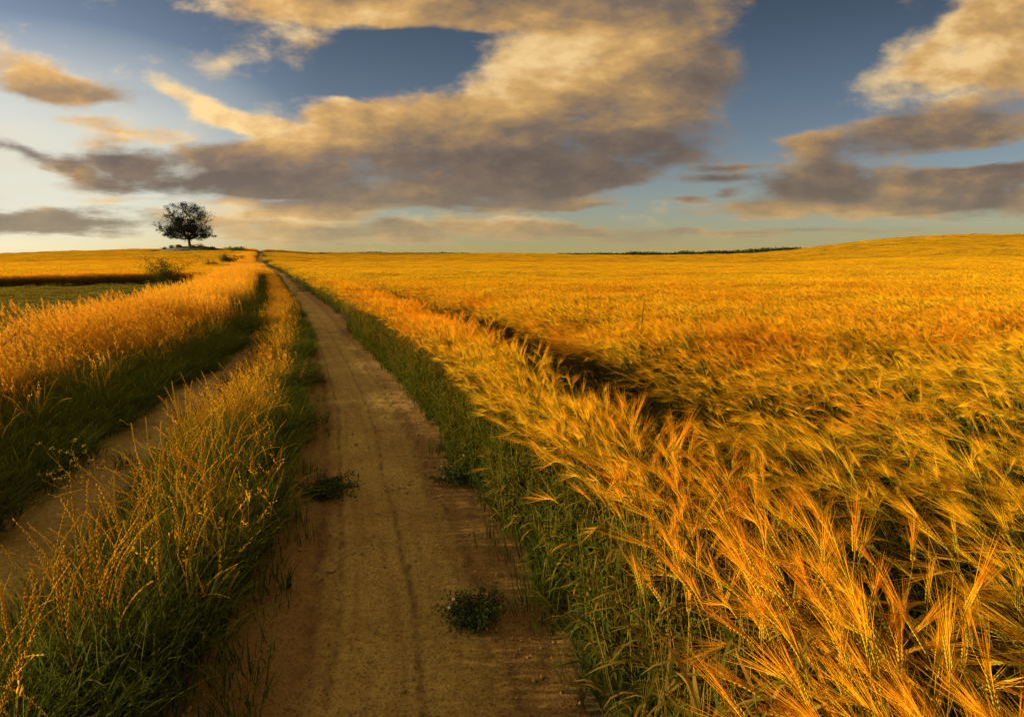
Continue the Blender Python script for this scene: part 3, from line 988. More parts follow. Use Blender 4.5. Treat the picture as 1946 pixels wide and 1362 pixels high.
def grass_variants():
    V = {}
    def make(key, n, seed, fn, nm='grass_clump'):
        V[key] = []
        for s_ in range(n):
            rg = np.random.default_rng(seed + s_)
            mb = MB()
            fn(mb, rg)
            V[key].append(mb.build(nm, GM))
    def green(mb, rg):
        blades(mb, rg, 62, .13, .26, .52, .0058)
    def low(mb, rg):
        blades(mb, rg, 44, .11, .07, .20, .0045, 5, (.5, 1.7))
    def strip(mb, rg):
        blades(mb, rg, 42, .14, .22, .46, .0055, arch=(.4, 1.7), t=(.1, .9))
        for _ in range(2):
            panicle_stalk(mb, rg, *disc(rg, .14), rg.uniform(.36, .58), rg.uniform(.1, .8), 1.3, 12)
        for _ in range(4):
            rye_stalk(mb, rg, *disc(rg, .14), rg.uniform(.36, .56), 1.0)
    def rye(mb, rg):
        blades(mb, rg, 52, .14, .22, .52, .0046, arch=(.3, 1.5), t=(0, .55))
        for _ in range(5):
            rye_stalk(mb, rg, *disc(rg, .14), rg.uniform(.46, .76), 1.35)
    def gold(mb, rg):
        blades(mb, rg, 34, .17, .25, .55, .006, t=(.2, 1))
        for _ in range(15):
            panicle_stalk(mb, rg, *disc(rg, .18), rg.uniform(.60, 1.22), rg.uniform(.15, .85), 1.4, 20)
    def gold_mid(mb, rg):
        for c in range(5):
            blades(mb, rg, 14, .2, .3, .6, .014, 5, t=(.3, 1), center=rg.uniform(-.32, .32, 2))
        for _ in range(46):
            panicle_stalk(mb, rg, *rg.uniform(-.40, .40, 2), rg.uniform(.55, 1.05), rg.uniform(.15, .75), 3.0, 7)
    def green_mid(mb, rg):
        for c in range(7):
            blades(mb, rg, 18, .16, .24, .5, .013, 5, center=rg.uniform(-.3, .3, 2))
    def strip_mid(mb, rg):
        for c in range(6):
            blades(mb, rg, 14, .18, .2, .45, .013, 5, arch=(.4, 1.6), t=(.2, 1), center=rg.uniform(-.26, .26, 2))
        for _ in range(34):
            panicle_stalk(mb, rg, *rg.uniform(-.34, .34, 2), rg.uniform(.30, .55), rg.uniform(.1, .7), 2.6, 6)
    def gold_far(mb, rg):
        for _ in range(90):
            panicle_stalk(mb, rg, *rg.uniform(-.9, .9, 2), rg.uniform(.5, 1.0), rg.uniform(.1, .7), 8.0, 3)
        for c in range(10):
            blades(mb, rg, 9, .25, .3, .6, .035, 5, t=(.4, 1), center=rg.uniform(-.8, .8, 2))
    def meadow(mb, rg):
        for c in range(60):
            blades(mb, rg, 9, .16, .07, .17, .012, 5, arch=(.3, 1.3), t=(.5, 1), center=rg.uniform(-.75, .75, 2))
    make('green', 5, 400, green); make('low', 4, 420, low); make('strip', 6, 440, strip); make('rye', 6, 460, rye)
    make('gold', 6, 480, gold); make('gold_mid', 4, 500, gold_mid); make('green_mid', 4, 520, green_mid)
    make('strip_mid', 4, 540, strip_mid); make('gold_far', 3, 560, gold_far); make('meadow', 3, 580, meadow)
    return V
GV = grass_variants()

def scat_set(key, x, y, s0, s1, z0, z1, t0, t1, rzs=None, tilt=.08, hmod=None):
    n = len(x)
    rz = rng.uniform(0, 6.283, n) if rzs is None else rng.normal(0, rzs, n)
    sz = rng.uniform(z0, z1, n) * (1 if hmod is None else hmod)
    return lay(x, y, GV[key], rz, rng.uniform(s0, s1, n), sz, rng.uniform(t0, t1, n), tilt=tilt)

# --- grass strip between the two wheel tracks
def bump(c):
    return .42 + .63 * np.clip(np.sin(np.pi * (np.clip(c, 0, 1) * .85 + .08)), 0, 1)**1.2

def strip_sets():
    S = []
    x, y = jgrid(-9, 1, .6, 16, .125)
    u = x - edge_x(y)
    d = np.hypot(x, y)
    wl = -2.30 + .22 * (vnoise(y * 1.1, y * 0 + 2) - .5) + .22 * np.clip((y - 4) / 4, 0, 1)
    wr = -1.50 + .30 * (vnoise(y * .9 + 30, y * 0) - .5) + .25 * np.clip((y - 4) / 8, 0, 1)
    base = in_view(x, y) & (u > wl) & (u < wr)
    c = (u - wl) / (wr - wl)
    near = base & (y < 5.2) & (c < .72)
    k = near & (rng.random(len(x)) < .58)
    S.append(scat_set('rye', x[k], y[k], .9, 1.15, .85, 1.12, .15, .85, hmod=bump(c[k])))
    k = near & (rng.random(len(x)) < .45)
    S.append(scat_set('green', x[k], y[k], .8, 1.1, .55, .9, .0, .5, hmod=bump(c[k])))
    k = base & (y < 5.2) & (c >= .62)
    S.append(scat_set('green', x[k], y[k], .8, 1.1, .50, .95, .0, .4))
    k = base & (y < 5.6) & (c >= .6) & (rng.random(len(x)) < .35)
    S.append(scat_set('strip', x[k], y[k], .8, 1.1, .6, .95, .0, .4))
    k = base & (y >= 4.6) & (y < 15) & (c < .7)
    S.append(scat_set('strip', x[k], y[k], .9, 1.15, .75, 1.1, .2, .85, rzs=.8, hmod=bump(c[k]) * np.interp(y[k], [4.6, 8, 15], [.95, .68, .62])))
    k = base & (y >= 5.0) & (y < 15) & (c >= .66)
    S.append(scat_set('green', x[k], y[k], .9, 1.15, .42, .7, .0, .5))
    # low fringes on both sides
    k = in_view(x, y) & (y < 12) & (((u > wl - .16) & (u < wl + .05)) | ((u > wr - .05) & (u < wr + .24 * rng.random(len(x))))) & (rng.random(len(x)) < .55)
    S.append(scat_set('low', x[k], y[k], .8, 1.3, .6, 1.3, .0, .4))
    # middle and far
    x, y = jgrid(-30, -3, 14.5, 62, .36)
    u = x - edge_x(y)
    k = (u > -2.10) & (u < -1.25)
    c = (u + 2.10) / .85
    q = k & (c < .75)
    S.append(scat_set('strip_mid', x[q], y[q], .7, .9, .55, .8, .25, .9, rzs=.8))
    q = k & (c >= .7)
    S.append(scat_set('green_mid', x[q], y[q], .6, .8, .6, .9, .1, .6))
    x, y = jgrid(-95, -20, 61, 200, .8)
    u = x - edge_x(y)
    q = (u > -2.0) & (u < -1.5)
    S.append(scat_set('strip_mid', x[q], y[q], 1.0, 1.2, .5, .7, .3, 1, rzs=.8))
    return S
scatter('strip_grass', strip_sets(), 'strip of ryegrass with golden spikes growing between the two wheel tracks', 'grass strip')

# --- tall dry grass on the left verge, green along its foot
def verge_sets():
    S = []
    x, y = jgrid(-15, -2, 1.5, 14, .155)
    u = x - edge_x(y)
    foot = np.interp(y, [3, 5, 8, 11.5, 16], [-3.18, -3.08, -2.85, -2.58, -2.5]) + .25 * (vnoise(y * .8 + 11, y * 0) - .5)
    w = foot - u
    v_ = in_view(x, y, 1.25, 2.4)
    tall0 = 1.35 + .5 * (fbm(x * .5, y * .5) - .5) - .25 * np.clip((y - 6) / 8, 0, 1)
    k = v_ & (w > 0) & (w < tall0 + .1)
    S.append(scat_set('green', x[k], y[k], 1.0, 1.3, .6, 1.1, .0, .55, tilt=.15, hmod=.60 + .40 * np.clip(w[k], 0, 1)))
    k = v_ & (w > -.1) & (w < .25) & (rng.random(len(x)) < .6)
    S.append(scat_set('low', x[k], y[k], .9, 1.4, .8, 1.5, .0, .4))
    k = v_ & (w > .45) & (w < 3.0) & (rng.random(len(x)) < .30)
    S.append(scat_set('strip', x[k], y[k], 1.0, 1.2, .9, 1.25, .3, 1, rzs=.7))
    k = v_ & (w > tall0 - .25) & (w < 3.0) & (fbm(x * 1.1 + 3, y * 1.1) + .25 * rng.random(len(x)) > .52)
    S.append(scat_set('gold', x[k], y[k], .95, 1.2, .80, 1.05, .15, 1, rzs=.5, hmod=(.66 + .34 * fbm(x[k] * .7, y[k] * .7)) * np.clip(.6 + .5 * (w[k] - tall0[k]), .6, 1)))
    # mid
    x, y = jgrid(-32, -5, 13.5, 52, .50)
    u = x - edge_x(y)
    w = -2.52 - u
    v_ = in_view(x, y, 1.3, 3)
    k = v_ & (w > 0) & (w < .95)
    S.append(scat_set('green_mid', x[k], y[k], .85, 1.1, .8, 1.2, .0, .6))
    k = v_ & (w > .7) & (w < 3.0 + .6 * (vnoise(y * .4, y * 0) - .5))
    S.append(scat_set('gold_mid', x[k], y[k], .85, 1.1, .75, 1.0, .15, 1, rzs=.5, hmod=(.70 + .38 * fbm(x[k] * .35, y[k] * .35)) * np.interp(y[k], [12, 22, 45], [1, 1.28, 1.30])))
    # far
    x, y = jgrid(-100, -18, 51, 205, 1.0)
    u = x - edge_x(y)
    w = -2.6 - u
    k = (w > 0) & (w < 5.0)
    S.append(scat_set('gold_far', x[k], y[k], .8, 1.1, .55, .9, .2, 1, rzs=.5, hmod=.6 + .8 * fbm(x[k] * .12, y[k] * .12)))
    return S
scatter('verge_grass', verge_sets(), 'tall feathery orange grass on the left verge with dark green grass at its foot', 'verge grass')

# --- mown meadow beyond the verge
x, y = jgrid(-75, -6, 6, 46, 1.15)
k = (x - edge_x(y) < -5.6) & (y < left_edge_y(x) + .6) & in_view(x, y, 1.3, 3)
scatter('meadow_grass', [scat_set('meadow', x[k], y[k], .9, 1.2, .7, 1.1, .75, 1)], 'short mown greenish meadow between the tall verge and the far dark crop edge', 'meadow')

# --- low weeds along the foot of the barley and loose tufts at the track's margins
x, y = jgrid(-8, 2, .8, 14, .12)
u = x - edge_x(y)
k = in_view(x, y) & (u > -.10) & (u < .25) & (rng.random(len(x)) < np.where(u < 0, .15, .6))
k2 = in_view(x, y) & (u > -1.42) & (u < -1.12) & (rng.random(len(x)) < .12)
scatter('edge_grass', [scat_set('low', x[k], y[k], .7, 1.2, .7, 1.5, .0, .5), scat_set('low', x[k2], y[k2], .5, 1.0, .4, 1.0, .0, .5)],
        'low green grass creeping along the foot of the barley', 'grass')
# ------------------------------------------------------------------ single things
def empty(name, loc, label, cat, group=None):
    o = bpy.data.objects.new(name, None)
    COL.objects.link(o)
    o.location = loc
    o.empty_display_size = .2
    return tag(o, label, cat, group)

def bark_material():
    m, t, o = new_mat('bark')
    geo = t.node('ShaderNodeNewGeometry')
    mp = t.node('ShaderNodeMapping')
    t.l.new(geo.outputs['Position'], mp.inputs['Vector'])
    mp.inputs['Scale'].default_value = (6, 6, 1.5)
    n = t.noise(mp.outputs[0], 1.5, 6, .65).outputs['Fac']
    b = t.node('ShaderNodeBsdfPrincipled')
    t.put(b.inputs['Base Color'], t.ramp(n, [(.3, (.018, .014, .010)), (.7, (.060, .045, .032))]))
    b.inputs['Roughness'].default_value = .95
    bp = t.node('ShaderNodeBump')
    bp.inputs['Distance'].default_value = .06
    t.put(bp.inputs['Height'], n)
    t.l.new(bp.outputs[0], b.inputs['Normal'])
    t.l.new(b.outputs[0], o.inputs[0])
    return m
M_BARK = bark_material()
M_TREE = plant_mat('tree_leaf', [(0, (.016, .026, .018)), (1, (.026, .036, .020))], [(0, (.028, .034, .020)), (1, (.045, .046, .022))], .15)
M_BUSH = plant_mat('bush_leaf', [(0, (.030, .036, .008)), (1, (.055, .060, .012))], [(0, (.050, .032, .010)), (1, (.11, .070, .016))], .30)
M_GREENBUSH = plant_mat('green_bush_leaf', [(0, (.060, .075, .010)), (1, (.12, .12, .014))], [(0, (.10, .09, .012)), (1, (.20, .15, .016))], .35)
M_BROWN = plant_mat('hedge_leaf', [(0, (.050, .050, .014)), (1, (.09, .080, .020))], [(0, (.085, .050, .016)), (1, (.14, .085, .024))], .25)

def leaf(mb, rg, c, size, mi=0, h=None, droop=.0):
    d = unit(rg.normal(0, 1, 3) + np.array([0, 0, -droop]))
    s_ = unit(np.cross(d, rg.normal(0, 1, 3)))
    L, w = size * rg.uniform(.7, 1.3), size * rg.uniform(.35, .6)
    c = np.asarray(c)
    V = [c, c + d*L*.5 + s_*w*.5, c + d*L, c + d*L*.5 - s_*w*.5]
    hh = rg.random() if h is None else h
    mb.add(V, [(0, 1, 2, 3)], mi, [hh] * 4)

# --- the lone tree: trunk with its limbs, crown of leaves along the twigs
def build_tree(loc, H, seed=5):
    rg = np.random.default_rng(seed)
    root = empty('round_tree', loc, 'lone broad crowned dark tree standing on the mound at the left skyline', 'tree')
    wood, lv = MB(), MB()
    tips = []
    def env(p):
        """1 inside the outline of the crown"""
        x, y, z = p[0] / H, p[1] / H, p[2] / H
        a = .74 if x < 0 else .84
        up = (z - .50) / (.50 if z > .50 else .40)
        return (x / a)**2 + (y / .66)**2 + up**2 * .98
    def grow(p, d, L, r, depth):
        n = max(4, int(L / (H * .03)))
        P, Rr = [p], [r]
        for i in range(n):
            d = unit(d + rg.normal(0, .16, 3) + np.array([0, 0, .05 if depth < 2 else -.015]))
            q = P[-1] + d * (L / n)
            if env(q) > 1.0 and depth > 0:
                break
            P.append(q)
            Rr.append(r * (1 - .62 * (i + 1) / n))
        if len(P) < 3:
            tips.append((np.array([p, p + d * .2]), depth))
            return
        wood.tube(P, Rr, 7 if depth < 2 else 4 if depth < 3 else 3, 0, np.linspace(0, 1, len(P)))
        if depth >= 2:
            tips.append((np.array(P), depth))
        if depth < 4:
            nb = (7, 6, 5, 4)[depth]
            for k in range(nb):
                q = rg.uniform(.28, 1.0)
                i = min(int(q * (len(P) - 1)), len(P) - 1)
                t_ = unit(P[min(i+1, len(P)-1)] - P[max(i-1, 0)])
                o_ = unit(np.cross(t_, rg.normal(0, 1, 3)))
                nd = unit(t_ * rg.uniform(.35, .9) + o_ * rg.uniform(.6, 1.0) + np.array([0, 0, .12]))
                grow(P[i], nd, L * rg.uniform(.42, .66), Rr[i] * .62, depth + 1)
    trunk = [np.array(q) * H for q in [(0, 0, -.03), (.002, 0, .0), (.0, .0, .05), (-.004, .0, .10), (-.006, 0, .165)]]
    wood.tube(trunk, [H*.044, H*.036, H*.029, H*.027, H*.030], 10, 0, np.linspace(0, 1, 5))
    top = trunk[-1]
    for (az, el, L, r) in [(180, 38, .62, .019), (5, 34, .56, .018), (150, 62, .66, .018), (35, 60, .62, .018), (255, 45, .58, .016), (85, 50, .58, .016),
                           (290, 72, .70, .017), (120, 80, .72, .017), (190, 14, .52, .011), (345, 10, .50, .011), (205, 0, .40, .009), (330, 2, .40, .009), (10, 22, .62, .014), (20, 38, .60, .014), (60, 20, .44, .010), (240, 20, .4, .010)]:
        d = np.array([math.cos(R(az)) * math.cos(R(el)), math.sin(R(az)) * math.cos(R(el)), math.sin(R(el))])
        grow(top - np.array([0, 0, H * .03 * rg.random()]), d, H * L, H * r, 1)
    for P, depth in tips:
        for i in range(len(P)):
            if depth < 3 and i < len(P) * .5:
                continue
            for _ in range(int(rg.integers(3, 5))):
                lv.tint = rg.random()
                leaf(lv, rg, P[i] + rg.normal(0, H * .009, 3), H * .017)
    wood.build('trunk', [M_BARK], True, root)
    lv.build('crown', [M_TREE], True, root)
    print('tree', len(wood.f), len(lv.f))
    return root
TX, TY = (364 - 973) / 1094 * 190, 190.0
TZ = float(height(TX, TY)) + 1.95
build_tree((TX, TY, TZ), 14.0)

# --- mound under the tree
mg = np.random.default_rng(11)
def mound_z(x, y):
    r = np.hypot((x - TX - .5) / 11.5, (y - TY) / 8.0)
    return height(x, y) - .25 + 2.35 * np.clip(1 - r**2, 0, 1)**.8 + .30 * (fbm(x * .9, y * .9) - .5) * (r < 1)
M_MOUND, _t, _o = new_mat('mound_turf')
_g = _t.node('ShaderNodeNewGeometry')
_b = _t.node('ShaderNodeBsdfPrincipled')
_t.put(_b.inputs['Base Color'], _t.ramp(_t.noise(_g.outputs['Position'], .9, 5, .65).outputs['Fac'], [(.35, (.018, .020, .006)), (.65, (.045, .036, .010))]))
_b.inputs['Roughness'].default_value = 1
_t.l.new(_b.outputs[0], _o.inputs[0])
mound = grid_obj('mound', np.linspace(TX - 12, TX + 13, 60), np.linspace(TY - 9, TY + 9, 40), mound_z, M_MOUND)
tag(mound, 'low dark grassy mound carrying the lone tree', 'mound', kind='structure')

def bush(name, loc, sx, sz, n, size, mat, label, cat, seed, stems=9, group=None, flat=1.0, airy=.5):
    """a shrub: bent stems from one foot, leaves in clumps along them"""
    rg = np.random.default_rng(seed)
    root = empty(name, loc, label, cat, group)
    st, lv = MB(), MB()
    pts = []
    for k in range(stems):
        a = rg.uniform(0, 6.283)
        t1 = rg.uniform(.2, 1.25)
        L = sz * rg.uniform(.75, 1.1) / max(.5, math.cos(t1 * .7))
        P = curve((rg.normal(0, sx * .05), rg.normal(0, sx * .05), -.02), a, t1 * .5, t1, L, 7, 1.0, .5, rg)
        P[:, 0] *= sx / sz * .75 if sx > sz else 1
        P[:, 1] *= sx / sz * .75 if sx > sz else 1
        st.tube(P, np.linspace(.012, .003, 7) * sz, 4, 0, np.linspace(0, 1, 7))
        for i in range(2, 7):
            for _ in range(2):
                pts.append(P[i] + rg.normal(0, .09 * sz, 3) * np.array([sx / sz, sx / sz, 1]) * airy * 2)
    for _ in range(len(pts)):                          # fill of the rounded body
        q = unit(rg.normal(0, 1, 3))
        q[2] = abs(q[2])
        r = rg.random()**.4 * (.62 + .5 * float(fbm(np.array(q[0] * 1.7 + seed), np.array(q[1] * 1.7 + q[2]))))
        pts.append(q * r * np.array([sx * .62, sx * .5, sz * .95]))
    pts = np.array(pts)
    per = max(1, n // len(pts))
    for c in pts:
        for _ in range(per):
            lv.tint = rg.random()
            q = c + rg.normal(0, .055 * sz, 3) * np.array([sx / sz, sx / sz, 1])
            if q[2] > .0:
                leaf(lv, rg, q, size)
    st.build('stem', [M_BARK], True, root)
    lv.build('foliage', [mat], True, root)
    return root

def on_land(px, D):
    x = (px - 973) / 1094 * D
    return (x, D, float(height(x, D)))

bush('shrub', on_land(314, 38.6), 2.6, 1.75, 6500, .075, M_BUSH, 'dark twiggy shrub at the end of the dark crop edge, left of the track', 'shrub', 21, 16)
bush('shrub', on_land(432, 96), 2.6, 1.8, 5200, .15, M_BUSH, 'low dark shrub at the field corner below the lone tree', 'shrub', 22, 12)
bush('shrub', on_land(452, 184), 5.0, 1.7, 6000, .24, M_GREENBUSH, 'green rounded shrub on the skyline where the track meets the crest', 'shrub', 23, 14)
bush('shrub', on_land(400, 74), 2.2, 1.3, 3000, .10, M_BROWN, 'rust brown low shrub among the tall verge grass near the field corner', 'shrub', 24, 10)
for i, (dx, dy, sx, sz, lb) in enumerate([(-7.2, -2.0, 1.5, .8, 'small dark shrub at the far left foot of the mound'), (-4.6, -2.6, 1.7, 1.0, 'dark shrub left of the brown boulder on the mound'),
                                          (2.4, -2.8, 1.6, .8, 'low dark shrub just right of the tree trunk on the mound'), (5.0, -2.2, 2.2, 1.1, 'widest dark shrub on the right side of the mound'),
                                          (8.0, -1.5, 1.4, .7, 'small dark shrub at the right foot of the mound')]):
    X0, Y0 = TX + dx, TY + dy
    bush('shrub', (X0, Y0, float(mound_z(X0, Y0))), sx, sz, 1100, .15, M_BUSH, lb, 'shrub', 30 + i, 8, 'low shrubs on the mound under the tree')

def rock(name, loc, sx, sy, sz, mat, label, cat, seed, n=18):
    rg = np.random.default_rng(seed)
    V, Fc = [], []
    a, b, c = rg.uniform(0, 50, 3)
    for i in range(n + 1):
        th = math.pi * i / n
        for j in range(2 * n):
            ph = math.pi * j / n
            d = np.array([math.sin(th) * math.cos(ph), math.sin(th) * math.sin(ph), math.cos(th)])
            r = .82 + .42 * (float(fbm(np.array(d[0] * 1.6 + a + d[2]), np.array(d[1] * 1.6 + b + d[2] * .7))) - .5) + .05 * (float(vnoise(np.array(d[0] * 6 + c), np.array(d[1] * 6 + d[2] * 5))) - .5)
            V.append(d * r * np.array([sx, sy, sz]))
    for i in range(n):
        for j in range(2 * n):
            j2 = (j + 1) % (2 * n)
            Fc.append((i*2*n + j, (i+1)*2*n + j, (i+1)*2*n + j2, i*2*n + j2))
    o = mesh_obj(name, V, Fc, [mat])
    o.location = loc
    return tag(o, label, cat)

def stone_mat(name, a, b):
    m, t, o = new_mat(name)
    g = t.node('ShaderNodeTexCoord')
    n = t.noise(g.outputs['Object'], 9, 7, .7).outputs['Fac']
    bs = t.node('ShaderNodeBsdfPrincipled')
    t.put(bs.inputs['Base Color'], t.ramp(n, [(.3, a), (.7, b)]))
    bs.inputs['Roughness'].default_value = .9
    bp = t.node('ShaderNodeBump')
    bp.inputs['Distance'].default_value = .02
    t.put(bp.inputs['Height'], n)
    t.l.new(bp.outputs[0], bs.inputs['Normal'])
    t.l.new(bs.outputs[0], o.inputs[0])
    return m
M_RUST, M_STONE = stone_mat('rust_stone', (.10, .045, .022), (.19, .085, .045)), stone_mat('pale_clay_stone', (.15, .085, .026), (.26, .16, .05))
rx_, ry_ = TX - 1.9, TY - 3.2
rock('boulder', (rx_, ry_, float(mound_z(rx_, ry_)) + .25), 1.4, 1.0, .75, M_RUST, 'rust brown boulder on the mound just left of the tree trunk', 'boulder', 41)

def track_z(x, y):
    return float(dirt_z(-1.62, .22)(np.array(x), np.array(y)))
rock('stone', (-.97, 2.83, track_z(-.97, 2.83) + .004), .030, .026, .016, M_STONE, 'pale stone lying beside the grass tuft on the left side of the track', 'stone', 42)

# --- hedges on the skyline
def hedge(name, px0, px1, D, top_px, label, seed, size, n_per_m):
    n_per_m *= 6
    rg = np.random.default_rng(seed)
    xs = np.linspace((px0 - 973) / 1094 * D, (px1 - 973) / 1094 * D, 160)
    root = empty(name, (float(xs.mean()), D, float(height(xs.mean(), D))), label, 'hedge')
    lv = MB()
    px = np.linspace(px0, px1, 160)
    ztop = EYE + (505 - np.interp(px, *zip(*top_px))) / 1094.0 * D
    zb = height(xs, np.full_like(xs, D))
    o = np.array(root.location)
    for i in range(len(xs) - 1):
        m = int(abs(xs[1] - xs[0]) * n_per_m)
        hh = max(.4, ztop[i] - zb[i]) * (.45 + .75 * float(fbm(np.array(xs[i] * .22), np.array(seed * 3.1))))
        for _ in range(m):
            t_ = rg.random()
            x = xs[i] + t_ * (xs[1] - xs[0])
            z = zb[i] + hh * rg.random()**.8 * (1 + .06 * rg.normal())
            lv.tint = rg.random()
            leaf(lv, rg, np.array([x, D + rg.normal(0, .55), z]) - o, size)
    lv.build('foliage', [M_BROWN], True, root)
HD = 197.0
hedge('hedge', 1060, 1520, HD, [(1060, 482), (1150, 480), (1250, 478), (1300, 476), (1380, 474.5), (1440, 473), (1500, 470.5), (1530, 470)], 'long brownish hedge along the skyline at the foot of the right hill', 51, .50, 30)
hedge('hedge', 610, 890, HD + 1, [(610, 480.5), (700, 479), (800, 479.5), (890, 480.5)], 'thin low hedge line on the skyline right of the track', 52, .5, 14)

# --- weeds on the track
M_PETAL, _t, _o = new_mat('white_petal')
_b = _t.node('ShaderNodeBsdfPrincipled')
_b.inputs['Base Color'].default_value = (.55, .53, .44, 1)
_b.inputs['Roughness'].default_value = .6
_t.l.new(_b.outputs[0], _o.inputs[0])

def sprawl(name, x, y, rad, hgt, label, seed, stems=26, leaf_s=.016, flowers=0, stretch=(1, 1), lean=None):
    rg = np.random.default_rng(seed)
    root = empty(name, (x, y, track_z(x, y) + .004), label, 'weed')
    st, lv = MB(), MB()
    fl = []
    for k in range(stems):
        a = rg.uniform(0, 6.283) if lean is None else rg.normal(lean, 1.2)
        L = rad * rg.uniform(.5, 1.25)
        P = curve((rg.normal(0, .15 * rad), rg.normal(0, .15 * rad), 0), a, rg.uniform(.2, .9), rg.uniform(1.2, 1.62), L, 9, .8, .6, rg)
        P[:, 2] = np.maximum(P[:, 2] * hgt / (.5 * rad), .004)
        P[:, 0] *= stretch[0]
        P[:, 1] *= stretch[1]
        st.tint = rg.random()
        st.tube(P, np.linspace(.0022, .001, 9), 3, 0, np.linspace(0, 1, 9))
        for i in range(1, 9):
            for _ in range(6):
                lv.tint = rg.random()
                q = P[i] + rg.normal(0, .014, 3)
                q[2] = max(q[2], .004)
                leaf(lv, rg, q, leaf_s)
        fl.append(P[-1])
    st.build('stem', [M_WEED], True, root)
    lv.build('foliage', [M_WEED], True, root)
    for k in range(flowers):                           # small open flowers of five petals
        f_ = MB()
        c0 = fl[k] * rg.uniform(.55, 1.0)
        nrm = unit(np.array([rg.normal(0, .3), -.6 + rg.normal(0, .3), 1]))
        a1 = unit(np.cross(nrm, [1, .2, 0]))
        b1 = np.cross(nrm, a1)
        for p_ in range(5):
            th = p_ * 2 * math.pi / 5 + .3
            d = a1 * math.cos(th) + b1 * math.sin(th)
            s2 = np.cross(nrm, d)
            r_ = .009
            f_.add([d * .001, d * r_*.6 + s2 * r_*.38 + nrm * .002, d * r_ + nrm * .003, d * r_*.6 - s2 * r_*.38 + nrm * .002], [(0, 1, 2, 3)], 0, [0, .5, 1, .5])
        fo = f_.build('flower', [M_PETAL], True, root)
        fo.location = c0 + np.array([0, 0, .014])
    return root
sprawl('weed', -1.40, 3.86, .27, .07, 'sprawling dark leafy weed creeping from the grass strip onto the track', 61, 44, .024, 0, (1.15, 1.0), .3)
sprawl('weed', -.36, 4.10, .24, .07, 'dark weed with several white flowers at the foot of the barley', 62, 44, .023, 6)
sprawl('weed', -.17, 2.42, .16, .06, 'bushy dark weed with few white flowers on the track nearest the camera', 63, 56, .019, 3)

def tuft(name, x, y, label, seed, n, l0, l1, w, rad=.03, z=None, mats=None):
    rg = np.random.default_rng(seed)
    mb = MB()
    blades(mb, rg, n, rad, l0, l1, w, 7, (.5, 1.9), (0, .5))
    o = mb.build(name, GM, True)
    o.location = (x, y, track_z(x, y) if z is None else z)
    return tag(o, label, 'grass tuft')
tuft('grass_tuft', -1.14, 2.64, 'dark upright grass tuft alone on the bare soil left of the wheel track', 71, 26, .08, .24, .0055)
def rut_z(x, y):
    return float(dirt_z(-3.45, -2.25)(np.array(x), np.array(y)))
for i, (x, y, n, r, lb) in enumerate([(-3.14, 4.42, 60, .09, 'small round green tuft in the narrow rut, nearest of the rut tufts'), (-3.42, 5.80, 110, .16, 'wide green tuft along the edge of the narrow rut'),
                                      (-3.84, 7.62, 80, .14, 'green tuft in the narrow rut where the strip grass leans over it')]):
    tuft('grass_tuft', x, y, lb, 80 + i, n, .06, .17, .005, r, rut_z(x, y) + .003)

# --- dock with rusty seed heads, dry umbel plant, lone tall stems in the barley
M_DOCK = plant_mat('dock_seed', [(0, (.20, .075, .020)), (1, (.30, .11, .025))], [(0, (.26, .085, .022)), (1, (.36, .13, .028))], .2)
M_UMBEL = plant_mat('dry_umbel', [(0, (.20, .14, .025)), (1, (.42, .27, .04))], [(0, (.24, .15, .025)), (1, (.48, .28, .04))], .3)
def dock(x, y, h, label, seed, az):
    rg = np.random.default_rng(seed)
    root = empty('dock_plant', (x, y, float(ground_z(x, y)) + .03), label, 'wild plant', 'dock plants in the grass strip')
    st, sh = MB(), MB()
    P = curve((0, 0, 0), az, .05, .55, h, 9, 1.3, .2, rg)
    st.tube(P, np.linspace(.004, .002, 9), 5, 0, np.linspace(0, 1, 9))
    for k in range(5):
        Lf = curve(P[int(rg.integers(0, 4))], rg.uniform(0, 6.28), .4, 1.7, .16, 6, 1)
        st.ribbon(Lf, .03 * np.array([.4, 1, 1, .8, .5, 0]), side_of(Lf), 0, np.linspace(0, 1, 6))
    for k in range(150):
        q = rg.uniform(.58, 1.0) * 7.99
        i = int(q)
        c = P[i] + (q - i) * (P[i+1] - P[i]) + rg.normal(0, .011 * (1.5 - q / 8), 3)
        sh.tint = rg.random()
        leaf(sh, rg, c, .012, 0)
    st.build('stem', [M_WEED], True, root)
    sh.build('seed_head', [M_DOCK], True, root)
for i, (px, py, D, h, lb, az) in enumerate([(488, 690, 7.9, .52, 'rusty dock seed head on the left edge of the grass strip, farthest dock', 2.6), (527, 745, 6.6, .50, 'rusty dock seed head leaning right in the middle of the grass strip', .3),
                                            (392, 745, 6.7, .42, 'rusty dock seed head leaning left over the narrow rut', 2.9)]):
    dock(-3.55 if i == 0 else -2.55 if i == 1 else -3.25, D, h, lb, 90 + i, az)
def umbel(x, y, label, seed):
    rg = np.random.default_rng(seed)
    root = empty('umbel_plant', (x, y, float(ground_z(x, y)) + .03), label, 'wild plant')
    st = MB()
    for (az, t1, L) in [(3.0, .9, .62), (2.7, .6, .58), (3.4, 1.0, .50), (2.2, .35, .52)]:
        P = curve((0, 0, 0), az, .15, t1, L, 8, 1.0, .15, rg)
        st.tube(P, np.linspace(.0026, .0014, 8), 4, 0, np.linspace(0, 1, 8))
        for b in range(7):
            s_ = .55 + .06 * b
            c = P[min(int(s_ * 8), 7)]
            Q = curve(c, az + rg.normal(0, 1.2), .3, .9, rg.uniform(.05, .11), 4, 1)
            st.tube(Q, [.0011, .001, .0009, .0008], 3, 0, [.6, .7, .8, .9])
            sh = MB()
            for _ in range(12):
                sh.tint = rg.random()
                leaf(sh, rg, Q[-1] + rg.normal(0, .006, 3), .010)
            sh.build('seed_head', [M_UMBEL], True, root)
    st.build('stem', [M_UMBEL], True, root)
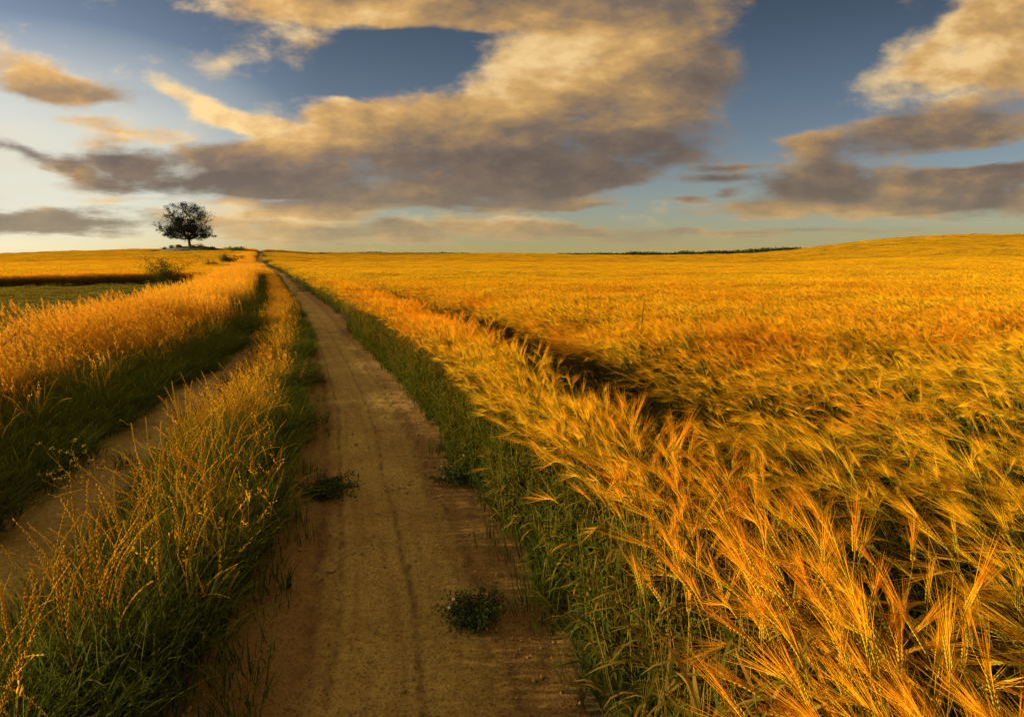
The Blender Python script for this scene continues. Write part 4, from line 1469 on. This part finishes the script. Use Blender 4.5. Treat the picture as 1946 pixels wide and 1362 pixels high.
umbel(-2.42, 3.15, 'dry branching wild plant with small yellow seed heads leaning over the narrow rut', 95)
def tall_stem(x, y, h, label, seed):
    rg = np.random.default_rng(seed)
    mb = MB()
    mb.tint = .1
    P = curve((0, 0, 0), .4, .02, .10, h, 9, 1.5)
    mb.tube(P, np.linspace(.006, .004, 9), 5, 0, np.linspace(0, 1, 9))
    for k in range(7):
        c = P[3 + k // 2 * 1 if 3 + k // 2 < 9 else 8]
        Lf = curve(c, rg.uniform(0, 6.28), .3, 1.1, rg.uniform(.10, .20), 6, 1)
        mb.ribbon(Lf, .011 * np.array([.6, 1, 1, .8, .5, 0]), side_of(Lf), 0, np.linspace(0, 1, 6))
    o = mb.build('tall_weed', [M_BLADE], True)
    o.location = (x, y, float(height(x, y)))
    tag(o, label, 'weed')
tall_stem(1.62, 7.2, 1.12, 'lone upright green stem sticking out above the barley behind the bright edge strip', 96)

# --- crumbs of soil and bits of straw strewn over the tracks
def crumbs():
    V = []
    for s_ in range(4):
        rg = np.random.default_rng(700 + s_)
        mb = MB()
        for _ in range(9):
            c = np.array([*disc(rg, .09), 0])
            r = .0035 * math.exp(rg.normal(0, .45))
            D_ = [unit(rg.normal(0, .25, 3) + np.array(q)) * r * rg.uniform(.7, 1.2) for q in ((1, 0, 0), (0, 1, 0), (-1, 0, 0), (0, -1, 0), (0, 0, .7), (0, 0, -.5))]
            mb.add([c + q for q in D_], [(0, 1, 4), (1, 2, 4), (2, 3, 4), (3, 0, 4), (1, 0, 5), (2, 1, 5), (3, 2, 5), (0, 3, 5)], 0, [.5] * 6)
        for _ in range(2):
            c = np.array([*disc(rg, .09), .003])
            a = rg.uniform(0, 6.283)
            d = np.array([math.cos(a), math.sin(a), rg.normal(0, .05)])
            L = rg.uniform(.02, .06)
            mb.tint = rg.random()
            mb.ribbon([c, c + d * L * .5 + np.array([0, 0, .003]), c + d * L], [.0022, .0024, .001], [-d[1], d[0], .3], 1, [.5, .7, .8], False)
        V.append(mb.build('crumb_patch', [M_CRUMB, M_STEM]))
    return V
M_CRUMB = stone_mat('soil_crumb', (.13, .065, .018), (.30, .18, .045))
CV = crumbs()
sets = []
for lo, hi, y1, dd, pr in ((-1.62, .22, 7.5, .10, .55), (-3.45, -2.25, 9.0, .13, .6)):
    fz = dirt_z(lo, hi)
    x, y = jgrid(-7, 1, .8, y1, dd)
    u = x - edge_x(y)
    edge = np.maximum(np.exp(-((u + 1.2) / .22)**2), np.exp(-((u + .12) / .2)**2))
    k = (u > lo + .15) & (u < hi - .15) & in_view(x, y) & (rng.random(len(x)) < pr * (.35 + .65 * edge))
    x, y = x[k], y[k]
    n = len(x)
    rot = np.zeros((n, 3))
    rot[:, 2] = rng.uniform(0, 6.283, n)
    sc = rng.uniform(.7, 1.5, n)
    sets.append((CV, np.stack([x, y, fz(x, y) + .001], -1), rot, np.stack([sc] * 3, -1), rng.random(n)))
scatter('soil_crumbs', sets, 'small soil crumbs and bits of straw strewn over the dirt tracks', 'soil crumbs')
